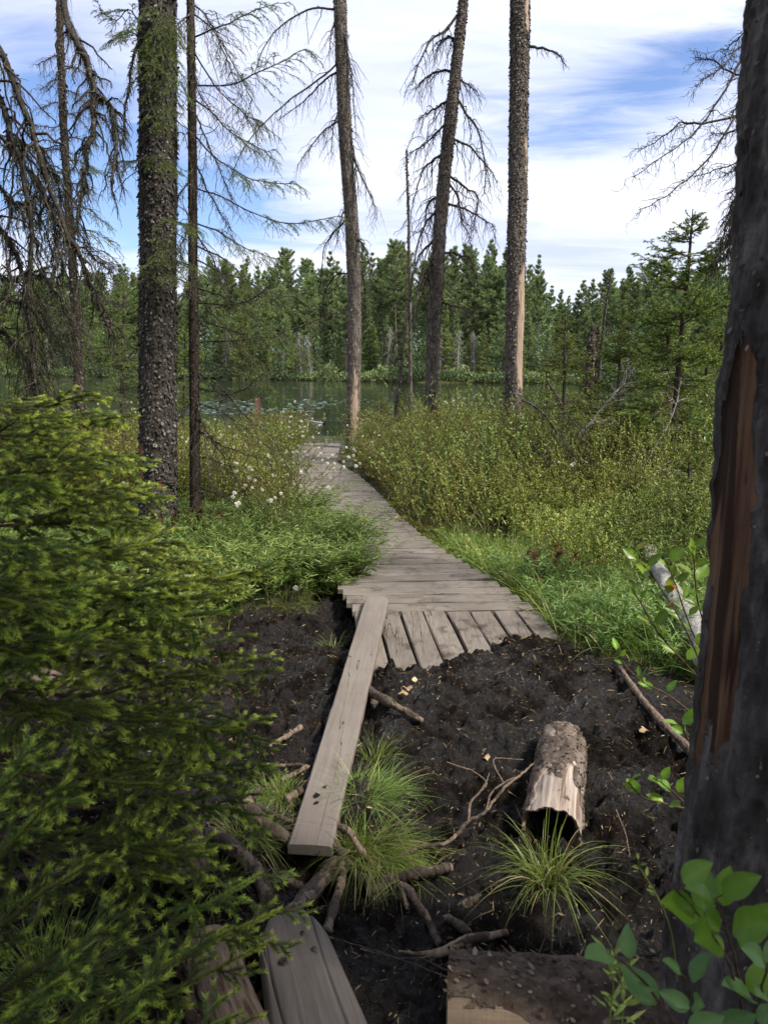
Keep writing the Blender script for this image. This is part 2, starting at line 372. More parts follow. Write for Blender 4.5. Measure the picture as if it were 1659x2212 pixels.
M['cotton'] = leafmat('cotton_down', [(0, (.62, .58, .50)), (1, (.90, .88, .80))], .35, .9, .1)
M['lichen'] = leafmat('hanging_lichen', [(0, (.020, .019, .012)), (.6, (.048, .047, .028)), (1, (.10, .11, .065))], .15, .9, .1)
M['straw'] = leafmat('dead_straw', [(0, (.030, .020, .012)), (.55, (.09, .06, .035)), (.9, (.20, .14, .08)), (1, (.38, .28, .16))], .0, .8, .2)
M['red'] = leafmat('red_leaves', [(0, (.06, .03, .015)), (.6, (.13, .05, .02)), (1, (.20, .13, .03))], .3, .5)
M['tan'] = leafmat('tan_dead_leaf', [(0, (.22, .14, .08)), (1, (.42, .29, .17))], .1, .7)

def twigmat(name, a, b, lich=None, scale=60, rough=.85):
    m, n = newmat(name); co = n.coord('Object')
    n1 = n.noise(co, scale, 4, .6); c = n.ramp(n1, [(.3, a), (.7, b)])
    c = (c, 0)
    if lich:
        n2 = n.noise(co, scale * .6, 5, .65); c = n.mix(n.ramp(n2, [(.56, 0.0), (.64, .85)]), c, lich)
    bp = n.add('ShaderNodeBump', {'Height': n1, 'Strength': .6, 'Distance': .004})
    n.out(n.add('ShaderNodeBsdfPrincipled', {'Base Color': c, 'Roughness': rough, 'Normal': bp, 'Specular IOR Level': .2})); return m
M['twig_dead'] = twigmat('dead_twig_bark', (.022, .018, .014), (.062, .050, .040), (.17, .18, .145))
M['twig_dark'] = twigmat('dark_twig_bark', (.014, .011, .009), (.040, .031, .024), (.11, .12, .09))
M['twig_grey'] = twigmat('bleached_twig', (.16, .145, .125), (.36, .33, .29))
M['twig_brown'] = twigmat('living_twig_bark', (.040, .026, .016), (.10, .065, .038))
M['twig_red'] = twigmat('shrub_stem_bark', (.042, .024, .015), (.12, .065, .035))
M['stem_green'] = twigmat('green_stem', (.09, .13, .03), (.17, .21, .05))

def barkmat(name, dark, mid, light, lich, lich_amt, wood_a, wood_b, sc_=22, zst=.35, wood_dark=(.05, .02, .012), char=0.0, rough=.9, flake=(.3, .3, .27)):
    """bark where the attribute is 1, bare wood where it is 0"""
    m, n = newmat(name)
    co = n.coord('Object', (1, 1, zst)); cw = n.coord('Object', (1, 1, .07)); ci = n.coord('Object')
    nb = n.noise(co, sc_, 6, .65); nf = n.noise(ci, sc_ * 5, 3, .6)
    bk = n.ramp(nb, [(.28, dark), (.5, mid), (.74, light)])
    nl = n.noise(ci, sc_ * 1.5, 6, .7); lm = n.ramp(nl, [(.62 - lich_amt, 0.0), (.66 - lich_amt, .9)])
    big = n.noise(ci, 3.0, 2, .5); lm2 = n.math('MULTIPLY', lm, n.ramp(big, [(.36, .25), (.6, 1.0)]))
    bk = n.mix(lm2, bk, lich)
    nw = n.noise(cw, sc_ * 2.2, 5, .6); wd = n.ramp(nw, [(.32, wood_a), (.68, wood_b)])
    nk = n.noise(cw, sc_ * 1.2, 3, .6, .4); wd = n.mix(n.ramp(nk, [(.57 - char, 0.0), (.63 - char, .85)]), wd, wood_dark)
    at_ = n.add('ShaderNodeAttribute', attribute_name='bark'); msk = n.ramp(n.math('ADD', (at_, 'Fac'), n.math('MULTIPLY', n.math('SUBTRACT', nf, .5), .5)), [(.42, 0.0), (.56, 1.0)])
    col = n.mix(msk, wd, bk)
    h = n.math('ADD', n.math('MULTIPLY', nb, 1.0), n.math('MULTIPLY', nf, .35)); hw = n.math('MULTIPLY', nw, .35)
    hh = n.mix(msk, hw, h)
    bp = n.add('ShaderNodeBump', {'Height': hh, 'Strength': .8, 'Distance': .012})
    n.out(n.add('ShaderNodeBsdfPrincipled', {'Base Color': col, 'Roughness': rough, 'Normal': bp, 'Specular IOR Level': .18})); return m
M['bark_lichen'] = barkmat('lichen_covered_bark', (.012, .010, .009), (.040, .034, .029), (.085, .073, .062), (.19, .19, .155), .03, (.10, .04, .022), (.22, .10, .05))
M['bark_dead'] = barkmat('grey_dead_bark', (.030, .025, .021), (.095, .080, .068), (.21, .185, .16), (.26, .25, .21), -.02, (.20, .145, .10), (.38, .29, .215), 26, .3, (.10, .07, .05))
M['bark_near'] = barkmat('near_dark_bark', (.014, .012, .011), (.058, .050, .046), (.17, .155, .145), (.13, .135, .125), -.02, (.055, .024, .015), (.165, .098, .055), 15, .3, (.012, .006, .004), .07)
M['bark_slim'] = barkmat('slim_trunk_bark', (.016, .012, .010), (.050, .037, .028), (.10, .075, .055), (.21, .22, .17), .03, (.2, .1, .06), (.3, .2, .1), 60, .5)
M['bark_log'] = barkmat('flaking_log_bark', (.030, .022, .017), (.095, .072, .056), (.21, .17, .14), (.30, .28, .25), .03, (.16, .122, .096), (.38, .32, .265), 26, .45, (.11, .065, .045), .0)
M['bark_bottom'] = barkmat('brown_log_bark', (.020, .014, .010), (.062, .045, .033), (.12, .092, .070), (.10, .08, .06), -.05, (.115, .080, .052), (.235, .175, .118), 24, .5, (.06, .038, .022))
M['bark_young'] = barkmat('young_spruce_bark', (.020, .015, .012), (.058, .043, .033), (.11, .085, .065), (.20, .21, .16), .0, (.2, .1, .06), (.3, .2, .1), 60, .6)
M['root'] = barkmat('weathered_root', (0.022, 0.016, 0.011), (0.061, 0.045, 0.034), (0.122, 0.096, 0.076), (0.158, 0.133, 0.106), -.04, (0.079, 0.056, 0.038), (0.194, 0.148, 0.110), 45, .4)
M['pale_log'] = barkmat('silver_fallen_log', (.14, .13, .115), (.24, .23, .205), (.34, .33, .30), (.30, .32, .27), -.05, (.20, .19, .165), (.36, .35, .31), 30, .3)
def flakemat(name, stops, rough=.9):
    m = leafmat(name, stops, 0, rough, .15); return m
M['flake_lichen'] = flakemat('bark_scales_lichen', [(0, (.018, .015, .013)), (.4, (.040, .034, .029)), (.72, (.072, .066, .056)), (.9, (.120, .120, .100)), (1, (.18, .18, .15))])
M['flake_dead'] = flakemat('bark_scales_grey', [(0, (.028, .023, .019)), (.5, (.080, .066, .055)), (1, (.165, .142, .122))])
M['flake_log'] = flakemat('bark_scales_brown', [(0, (.025, .017, .012)), (.6, (.085, .057, .040)), (1, (.20, .15, .11))])

def woodmat(name, a, b, crack=(.02, .014, .01), axis=1, sc_=9, crack_amt=.0, rough=.78, dirt=None, tintshift=True, knots=True):
    """weathered board: grain along the axis (0 x, 1 y, 2 z) of the object"""
    m, n = newmat(name)
    s = [1.0, 1.0, 1.0]; s[axis] = .045
    tc = n.add('ShaderNodeTexCoord'); at_ = n.add('ShaderNodeAttribute', attribute_name='tint')
    off = n.math('MULTIPLY', (at_, 'Fac'), 37.0)
    oc = n.add('ShaderNodeCombineXYZ', {0: off, 1: off, 2: off})
    vv = n.add('ShaderNodeVectorMath', {0: (tc, 'Object'), 1: oc}, operation='ADD')
    mg = n.add('ShaderNodeMapping', {'Vector': vv, 'Scale': tuple(s)})
    s2 = [1.0, 1.0, 1.0]; s2[axis] = .25; mk = n.add('ShaderNodeMapping', {'Vector': vv, 'Scale': tuple(s2)})
    g1 = n.noise(mg, sc_ * 9, 6, .65, .15); g2 = n.noise(mg, sc_ * 2.2, 3, .5, .6); big = n.noise(vv, 2.3, 4, .6)
    base = n.ramp(n.math('ADD', n.math('MULTIPLY', g1, .55), n.math('MULTIPLY', big, .45)), [(.36, a), (.62, b)])
    s3 = [1.0, 1.0, 1.0]; s3[axis] = .05; mcr = n.add('ShaderNodeMapping', {'Vector': vv, 'Scale': tuple(s3)})
    ck = n.math('ABSOLUTE', n.math('SUBTRACT', n.noise(mcr, sc_ * 1.1, 4, .5, .08), .5))
    cm = n.ramp(ck, [(max(0.0, crack_amt * .5), 1.0), (.009 + crack_amt, 0.0)])
    gate = n.ramp(n.noise(mk, 4.5, 2, .5), [(.50, 0.0), (.56, 1.0)])
    cm2 = n.math('MULTIPLY', cm, gate)
    col = n.mix(cm2, base, crack)
    kn = n.add('ShaderNodeTexVoronoi', {'Vector': mk, 'Scale': 5.5}); km = n.ramp((kn, 'Distance'), [(.035, 1.0), (.075, 0.0)])
    if knots: col = n.mix(n.math('MULTIPLY', km, .8), col, (crack[0] * 2, crack[1] * 2, crack[2] * 2))
    val = n.math('ADD', n.math('MULTIPLY', n.add('ShaderNodeTexWhiteNoise', {'W': off}, noise_dimensions='1D'), .30), .85)
    col = n.mix(1.0, col, (n.add('ShaderNodeCombineXYZ', {0: val, 1: val, 2: val}), 0), 'MULTIPLY')
    if dirt:
        nd = n.noise((tc, 'Object'), 6.0, 6, .7); col = n.mix(n.ramp(nd, [(.54, 0.0), (.66, dirt[3])]), col, dirt[:3])
        nd2 = n.noise((tc, 'Object'), 60.0, 3, .6); col = n.mix(n.ramp(nd2, [(.66, 0.0), (.70, dirt[3])]), col, dirt[:3])
    h = n.math('SUBTRACT', n.math('MULTIPLY', g1, .3), n.math('MULTIPLY', cm2, 1.2))
    bp = n.add('ShaderNodeBump', {'Height': h, 'Strength': .7, 'Distance': .006})
    n.out(n.add('ShaderNodeBsdfPrincipled', {'Base Color': col, 'Roughness': rough, 'Normal': bp, 'Specular IOR Level': .25})); return m
M['deck'] = woodmat('weathered_deck_boards', (0.086, 0.071, 0.057), (0.176, 0.154, 0.128), axis=0, dirt=(.045, .030, .020, .6))
M['ramp'] = woodmat('muddy_ramp_boards', (0.084, 0.069, 0.055), (0.165, 0.141, 0.117), axis=1, dirt=(.040, .027, .018, .85))
M['plank'] = woodmat('grey_brown_plank', (0.104, 0.086, 0.071), (0.148, 0.127, 0.108), axis=1, dirt=(.09, .065, .05, .25), knots=False, crack_amt=-.005)
M['hewn'] = woodmat('hewn_log_wood', (0.086, 0.069, 0.055), (0.161, 0.134, 0.112), axis=1, sc_=8, crack_amt=.006)
M['roughlog'] = woodmat('rough_log_wood', (.080, .058, .042), (.25, .19, .14), axis=1, sc_=12, crack_amt=.03)
M['greylog'] = woodmat('silver_grey_log', (.17, .16, .14), (.36, .34, .30), axis=2, sc_=10, crack_amt=.01)
M['post'] = woodmat('red_brown_post', (.10, .045, .035), (.19, .10, .08), axis=2)

m, n = newmat('rusty_nails'); M['nail'] = m; n.out(n.add('ShaderNodeBsdfPrincipled', {'Base Color': (.035, .018, .012, 1), 'Roughness': .7}))
# ground
m, n = newmat('ground'); M['ground'] = m
ci = n.coord('Object'); a_ = n.add('ShaderNodeAttribute', attribute_name='bark')
nA = n.noise(ci, 9, 8, .68); nB = n.noise(ci, 55, 6, .7); nC = n.noise(ci, 2.1, 4, .6); nD = n.noise(ci, 190, 3, .6)
mud = n.ramp(n.math('ADD', n.math('MULTIPLY', nA, .5), n.math('MULTIPLY', nB, .5)), [(.36, (.0040, .0034, .0030)), (.54, (.0135, .0105, .0086)), (.70, (.046, .034, .025))])
soil = n.ramp(nB, [(.3, (.020, .020, .008)), (.55, (.05, .055, .016)), (.75, (.10, .10, .03))])
col = n.mix(a_, soil, mud)
# fibres of peat and straw pressed into the surface
vf = n.add('ShaderNodeTexWave', {'Vector': ci, 'Scale': 38.0, 'Distortion': 22.0, 'Detail': 4.0, 'Detail Scale': 2.4}, wave_type='BANDS')
fib = n.math('MULTIPLY', n.ramp(vf, [(.93, 0.0), (.98, 1.0)]), n.ramp(n.noise(ci, 14, 4, .6), [(.50, 0.0), (.60, .75)]))
col = n.mix(fib, col, (.085, .058, .038))
wet = n.noise(ci, 4.2, 5, .65); rg = n.ramp(wet, [(.44, .92), (.54, .55), (.64, .20)])
hh = n.math('ADD', n.math('ADD', n.math('MULTIPLY', nB, .9), n.math('MULTIPLY', nA, 1.6)), n.math('MULTIPLY', nD, .30))
bp = n.add('ShaderNodeBump', {'Height': hh, 'Strength': 1.0, 'Distance': .035})
n.out(n.add('ShaderNodeBsdfPrincipled', {'Base Color': col, 'Roughness': rg, 'Normal': bp, 'Specular IOR Level': n.ramp(wet, [(.44, .06), (.62, .50)])}))
# water
m, n = newmat('lake_water'); M['water'] = m
cw = n.coord('Object', (.35, 1.6, 1)); cw2 = n.coord('Object', (.08, .5, 1))
w1 = n.noise(cw, 2.2, 4, .6, .4); w2 = n.noise(cw2, 1.0, 3, .5)
hh = n.math('MULTIPLY', w1, n.ramp(w2, [(.4, .15), (.65, 1.0)]))
bp = n.add('ShaderNodeBump', {'Height': hh, 'Strength': .55, 'Distance': .030})
n.out(n.add('ShaderNodeBsdfPrincipled', {'Base Color': (.012, .016, .010, 1), 'Roughness': .07, 'Normal': bp, 'IOR': 1.33}))

# ------------------------------------------------------------------ terrain
FX = np.array([-300, -200, -90, -60, -40, -24, -10, 4, 12, 28, 60, 120, 300.]); FY = np.array([170, 150, 130, 112, 103, 94, 85, 76, 73, 70, 60, 50, 40.])
WATER = -0.5
def far_shore(x): return np.interp(x, FX, FY) + 2.2 * vn(np.stack([x * .11, x * 0, x * 0 + 3.3], -1))
def near_shore(x): return np.interp(x, [-300, -40, -8, -3.2, 0, 8, 14, 30, 300], [90, 34, 20.5, 20.3, 21.0, 21.5, 24, 40, 60.]) + .5 * vn(np.stack([x * .7, x * 0, x * 0 + 8.3], -1))
def ss(a, b, x): t = np.clip((x - a) / (b - a), 0, 1); return t * t * (3 - 2 * t)
def mudmask(x, y):
    e = .22 * vn(np.stack([x * 2.2, y * 2.2, x * 0 + 1.1], -1)) + .08 * vn(np.stack([x * 9, y * 9, x * 0 + 5.1], -1))
    lim = np.interp(x, [-8, -2.6, -1.2, -.55, -.3, .9, 1.35, 2.2, 4, 8], [2.6, 3.6, 4.2, 4.75, 5.0, 3.95, 3.35, 3.0, 2.2, 1.5])
    return 1 - ss(-.12, .12, y + e - lim)
def zlow(x, y):
    z = -.30 * ss(6.5, 19, y) + .02 * vn(np.stack([x * .6, y * .6, x * 0], -1))
    ln_ = np.interp(x, [-.1, .15, .45, .9, 1.2], [3.62, 3.60, 3.78, 4.02, 4.12]) + .07 * vn(np.stack([x * 7, y * 3, x * 0 + 9], -1)) + .03 * vn(np.stack([x * 22, y * 12, x * 0 + 9], -1)); z = z + .105 * (1 - ss(-.16, .10, y - ln_)) * ss(2.5, 3.3, y) * ss(-.12, .06, x) * (1 - ss(1.2, 1.7, x)) + .05 * ss(.9, 2.0, x) * (1 - ss(3, 5, y))
    z = z - .13 * np.exp(-(((x + .15) / .26) ** 2 + ((y - 2.12) / .15) ** 2)) - .10 * np.exp(-(((x + .15) / .22) ** 2 + ((y - 4.3) / .35) ** 2))
    z = z - .09 * np.exp(-(((x - .05) / .22) ** 2 + ((y - 1.86) / .12) ** 2)) - .08 * np.exp(-(((x - .85) / .16) ** 2 + ((y - 1.95) / .10) ** 2))
    ns, fs = near_shore(x), far_shore(x)
    z = z - 1.6 * ss(-1.2, 2.5, y - ns) * 1.0
    z = np.where(y > fs - 6, z + (1.6 + .18) * ss(-3, .6, y - fs) + np.clip(y - fs, 0, 60) * .05 + .15 * vn(np.stack([x * .3, y * .3, x * 0], -1)), z)
    return z
def zmud(x, y):
    p = np.stack([x, y, x * 0], -1)
    w_ = np.stack([vn(p * 3.1 + 3), vn(p * 3.1 + 8), x * 0], -1) * .12
    a = fbm((p + w_) * 3.2, 3); c = fbm(p * 30 + 2, 3, .75); u_ = x + w_[..., 0] * .45; v_ = y + w_[..., 1] * .45; j1 = vn(p * 14) * .022; j2 = vn(p * 14 + 30) * .022
    w1_ = worley((u_ + j1) * 7.5, (v_ + j2) * 7.5, 1); w2_ = worley((u_ + j1) * 17 + 5, (v_ + j2) * 17, 2); w3_ = worley((u_ + j2) * 36 + 5, (v_ + j1) * 36, 3)
    b = .42 - (.55 * w1_ + .50 * w2_ * (.5 + .8 * np.clip(vn(p * 2.3) + .5, 0, 1)) + .22 * w3_)
    calm = ss(.9, 1.6, x + .25 * a) * ss(2.4, 2.9, y)   # smoother silt on the right
    return (.045 * a + .108 * (b + .12) + .016 * c) * (1 - .78 * calm)
def ground_z(x, y):
    x = np.asarray(x, float); y = np.asarray(y, float); mk = mudmask(x, y)
    d = np.hypot(x, y); return zlow(x, y) + mk * zmud(x, y) * (1 - ss(6, 9, d)) + (1 - mk) * .03 * vn(np.stack([x * 2, y * 2, x * 0], -1)) * (1 - ss(15, 25, y))
def gpt(px, py, lift=0.0):
    z = 0.0
    for _ in range(4):
        p = gz(px, py, z + lift); z = float(zlow(p[0], p[1]))
    return gz(px, py, z + lift)
def axis_vals(a, b, d, lim, gr=1.045, mx=5.0):
    mid = list(np.arange(a, b, d)); r_ = [mid[-1]]; s = d
    while r_[-1] < lim: s = min(s * gr, mx); r_.append(r_[-1] + s)
    l_ = [a]; s = d
    while l_[-1] > -lim: s = min(s * gr, mx); l_.append(l_[-1] - s)
    return np.array(l_[:0:-1] + mid + r_[1:])
gx = axis_vals(-1.6, 2.0, .0085, 320); gy = axis_vals(1.2, 4.9, .0092, 420); gy = gy[gy > -80]
XX, YY = np.meshgrid(gx, gy); ZZ = ground_z(XX, YY)
g = G(); nx_, ny_ = len(gx), len(gy); idx = np.arange(nx_ * ny_).reshape(ny_, nx_)
g.add(np.stack([XX, YY, ZZ], -1), np.stack([idx[:-1, :-1], idx[:-1, 1:], idx[1:, 1:], idx[1:, :-1]], -1).reshape(-1, 4), .5, 0, mudmask(XX, YY).ravel())
g.build('ground', M['ground'], kind='structure')
g = G(); wx = np.array([-320, 320.]); 
g.add([(-320, 12, WATER), (320, 12, WATER), (320, 300, WATER), (-320, 300, WATER)], [(0, 1, 2, 3)])
g.build('lake_water', M['water'], kind='structure', smooth=False)

# ------------------------------------------------------------------ boardwalk
def zdeck(y): return .105 - .26 * ss(6.0, 19, np.asarray(y, float)) * 1.0
def deckpt(px, py):
    z = .105
    for _ in range(5): p = gz(px, py, z); z = float(zdeck(p[1]))
    return p
HW = .553
def hwf(y): return HW - .15 * ss(8, 11.5, np.asarray(y, float))
cl = []
for (px, py) in ((1150, 1306), (1100, 1275), (1045, 1240), (990, 1203), (910, 1160), (866, 1115), (825, 1075), (783, 1031), (747, 1011), (728, 997)):
    p = deckpt(px, py); cl.append((p[1], p[0] - float(hwf(p[1]))))
p = deckpt(650, 957); cl += [(p[1], p[0] + float(hwf(p[1])))]
cl = sorted(cl); CY = np.array([c[0] for c in cl]); CX = np.array([c[1] for c in cl])
def pathx(y): return np.interp(y, CY, np.convolve(np.pad(CX, 1, 'edge'), [.2, .6, .2], 'valid'))
def board(g, c, ux, uy, uz, lx, ly, lz, tint, r=rng, ch=.006):
    """board of size lx,ly,lz centred at c with worn top edges and slight cup"""
    nl = 7; s = np.linspace(-.5, .5, nl); prof = np.array([(-.5, -.5), (.5, -.5), (.5, .5 - ch / lz), (.5 - ch / ly, .5), (-.5 + ch / ly, .5), (-.5, .5 - ch / lz)])
    w_ = r.normal(0, .0016, (nl, 6, 2)); V = []
    for k in range(nl):
        for j, (a, b) in enumerate(prof):
            V.append(c + ux * (s[k] * lx) + uy * (a * ly + w_[k, j, 0]) + uz * (b * lz + w_[k, j, 1] * .6))
    F = []
    for k in range(nl - 1):
        for j in range(6): F.append((k * 6 + j, (k + 1) * 6 + j, (k + 1) * 6 + (j + 1) % 6, k * 6 + (j + 1) % 6))
    g.add(V, F, tint); g.add(V[:6], [tuple(range(6))], tint); g.add(V[-6:], [tuple(range(5, -1, -1))], tint)
bw = thing('boardwalk', 'weathered grey wooden boardwalk of cross boards leading through the shrubs to the lake', 'boardwalk', (float(pathx(5.0)), 5.0, 0))
gn = G(); g = G(); y = float(CY[0]) - .02; yend = deckpt(650, 957)[1]; k = 0; Z = np.array([0, 0, 1.0])
while y < yend:
    wd = .138 if rng.random() > .1 else .118
    slope = (pathx(y + .5) - pathx(y - .5)); an = -slope * .10 + .024 + rng.normal(0, .006)
    if k < 2: an = .028
    ux = np.array([math.cos(an), math.sin(an), rng.normal(0, .004)]); uy = np.array([-math.sin(an), math.cos(an), rng.normal(0, .012)])
    if y < 9:
        for sx_ in (-1, 1):
            for sy_ in (-.035, .035):
                q_ = np.array([float(pathx(y)) + sx_ * (float(hwf(y)) - .085) + rng.normal(0, .008), y + sy_, float(zdeck(y)) + .0035]); th = np.arange(6) / 6 * 2 * np.pi
                gn.add(q_ + np.stack([np.cos(th) * .0055, np.sin(th) * .0055, 0 * th], -1), [tuple(range(6))], .2)
    c = np.array([float(pathx(y)) + rng.normal(0, .004), y, float(zdeck(y)) - .019 + rng.normal(0, .002)])
    board(g, c, ux, uy, Z, float(hwf(y)) * 2 + rng.normal(0, .007), wd, .038, rng.random()); y += wd + .011 + abs(rng.normal(0, .003)); k += 1
g.build('deck_boards', M['deck'], bw, smooth=False)
gn.build('nail_heads', M['nail'], bw, smooth=False)
g = G(); yr0 = float(CY[0]) - .105
for k in range(8):
    x0 = -0.19 + k * .152; x0 = float(pathx(yr0)) - HW + .060 + k * .1445
    L = 1.15; dz = .062
    c = np.array([x0 + .085 + rng.normal(0, .003), yr0 - L / 2 + rng.normal(0, .006), .068 - dz * .45])
    ux = nrm(np.array([-.115 - .006 * k, 1.0, .085 + rng.normal(0, .004)])); uy = nrm(np.cross(np.array([0, 0, 1.]), ux)); uz = np.cross(ux, uy)
    c[2] = float(zdeck(yr0)) - .022 - L / 2 * .085
    board(g, c, ux, uy, uz, L, .130, .038, rng.random())
g.build('ramp_boards', M['ramp'], bw, smooth=False)
for sgn in (-1, 1):
    g = G(); ys = np.linspace(CY[0], yend, 40); P = np.stack([pathx(ys) + sgn * (hwf(ys) - .09), ys, zdeck(ys) - .085], -1)
    V = []; F = []
    for k, q in enumerate(P):
        for a, b in ((-.04, -.045), (.04, -.045), (.04, .045), (-.04, .045)): V.append(q + (a, 0, b))
    for k in range(39):
        for j in range(4): F.append((k * 4 + j, k * 4 + (j + 1) % 4, k * 4 + 4 + (j + 1) % 4, k * 4 + 4 + j))
    g.add(V, F, .3); g.build('stringer', M['deck'], bw, smooth=False)

# loose plank from the mud up onto the deck
A = gz(669, 1826, .045); B = gz(815, 1289, float(zdeck(5)) + .045)
pl = G(); L = float(np.linalg.norm(B - A)); nl = 40; W_, T_ = .146, .038
s = np.linspace(0, L, nl); V = []; F = []
for k in range(nl):
    sag = -.006 * math.sin(math.pi * k / (nl - 1)); hw = W_ / 2
    if k == nl - 1: hw -= .012
    for a, b in ((-hw, -T_), (hw, -T_), (hw, -.006), (hw - .006, 0), (hw * .33, .0015), (-hw * .33, .0015), (-hw + .006, 0), (-hw, -.006)):
        V.append((a + rng.normal(0, .0006), s[k], b + sag + rng.normal(0, .0005)))
for k in range(nl - 1):
    for j in range(8): F.append((k * 8 + j, k * 8 + (j + 1) % 8, k * 8 + 8 + (j + 1) % 8, k * 8 + 8 + j))
pl.add(V, F, .37); pl.add(V[:8], [tuple(range(7, -1, -1))], .37); pl.add(V[-8:], [tuple(range(8))], .37)
o = pl.build('loose_plank', M['plank'], label='long loose brown plank laid from the black mud up onto the boardwalk end', cat='plank', smooth=False)
dv = Vector(B - A).normalized(); o.location = A; o.rotation_euler = dv.to_track_quat('Y', 'Z').to_euler()

# ------------------------------------------------------------------ trees
def limb_world(pix, Y0, Y1, K=16, wob=.01):
    ys = np.linspace(Y0, Y1, len(pix)); return smooth([at(px, py, y) for (px, py), y in zip(pix, ys)], K, wob)
def dead_limb(tree, pts, r0, r1, per=14, tl=.35, droop=.5, lich=0, sub=5, name='branch', m='twig_dead', fine=.0016, seed=0, t0=.12, ang=.9, radial=False):
    """a dead limb as a part of its tree: main axis, drooping side twigs, fine twigs; hanging lichen as a sub-part"""
    r = np.random.default_rng(seed + 500); g = G(); P = pts[None]
    tubes(g, P, np.linspace(r0, r1, P.shape[1])[None], 6)
    Q, t, L = kids(P, per, t0, 1.0, ang, tl, 7, droop, .7, .45, .07, r=r, radial=radial)
    tubes(g, Q, np.linspace(1, .35, 7)[None] * (r1 + (r0 - r1) * (1 - t[:, None]) * .35) * .8, 4)
    Q2, t2, L2 = kids(Q, sub, .15, 1.0, .9, tl * .30, 5, droop * .8, .9, .3, .08, r=r)
    tubes(g, Q2, np.full((1, 5), fine) * np.linspace(1, .5, 5), 3)
    # stubs and knots
    Q3, _, _ = kids(P, per * 3, .02, 1, 1.2, .035, 3, .2, 1.5, .2, .1, r=r, radial=True); tubes(g, Q3, np.full((1, 3), r1 * .7), 3)
    o = g.build(name, M[m], tree)
    if lich:
        gl = G(); lw = .0042 if lich > 80 else .003
        lichen_strands(gl, P, lich * 2.2, .055, r, lw); lichen_strands(gl, Q, lich * .6, .04, r, lw * .8)
        lo = gl.build('lichen', M['lichen'], None, origin=(0, 0, 0), kind='stuff'); lo.parent = o; lo.location = (0, 0, 0)
        lo.data.transform(__import__('mathutils').Matrix.Translation(-Vector(tree.location)))
    return o
def live_limb(tree, pts, r0, r1, per=16, tl=.3, tl2=.10, live_from=.35, droop=.25, dens=420, nl=.012, wd=.0016, m='needle', tm='twig_dead', seed=0, name='branch', sub=7, fresh=.55):
    r = np.random.default_rng(seed + 900); g = G(); P = pts[None]
    tubes(g, P, np.linspace(r0, r1, P.shape[1])[None], 6, mi=0)
    Q, t, L = kids(P, per, .12, 1.0, .85, tl, 6, droop, .25, .5, .05, r=r)
    tubes(g, Q, np.linspace(1, .4, 6)[None] * max(r1, .0022) * 1.0, 4, mi=0)
    Q2, t2, L2 = kids(Q, sub, .2, 1.0, .75, tl2, 4, droop, .3, .4, .05, r=r)
    tubes(g, Q2, np.full((1, 4), .0011), 3, mi=0)
    lv = t > live_from
    lv2 = np.repeat(lv, sub) & (r.random(len(Q2)) > .08)
    if lv.any(): needles(g, Q[lv], dens, nl, wd, mi=1, fresh=fresh, r=r)
    if lv2.any(): needles(g, Q2[lv2], dens, nl, wd, mi=1, fresh=fresh, r=r)
    needles(g, P, dens, nl, wd, mi=1, t0=max(.6, live_from), r=r)
    return g.build(name, [M[tm], M[m]], tree)
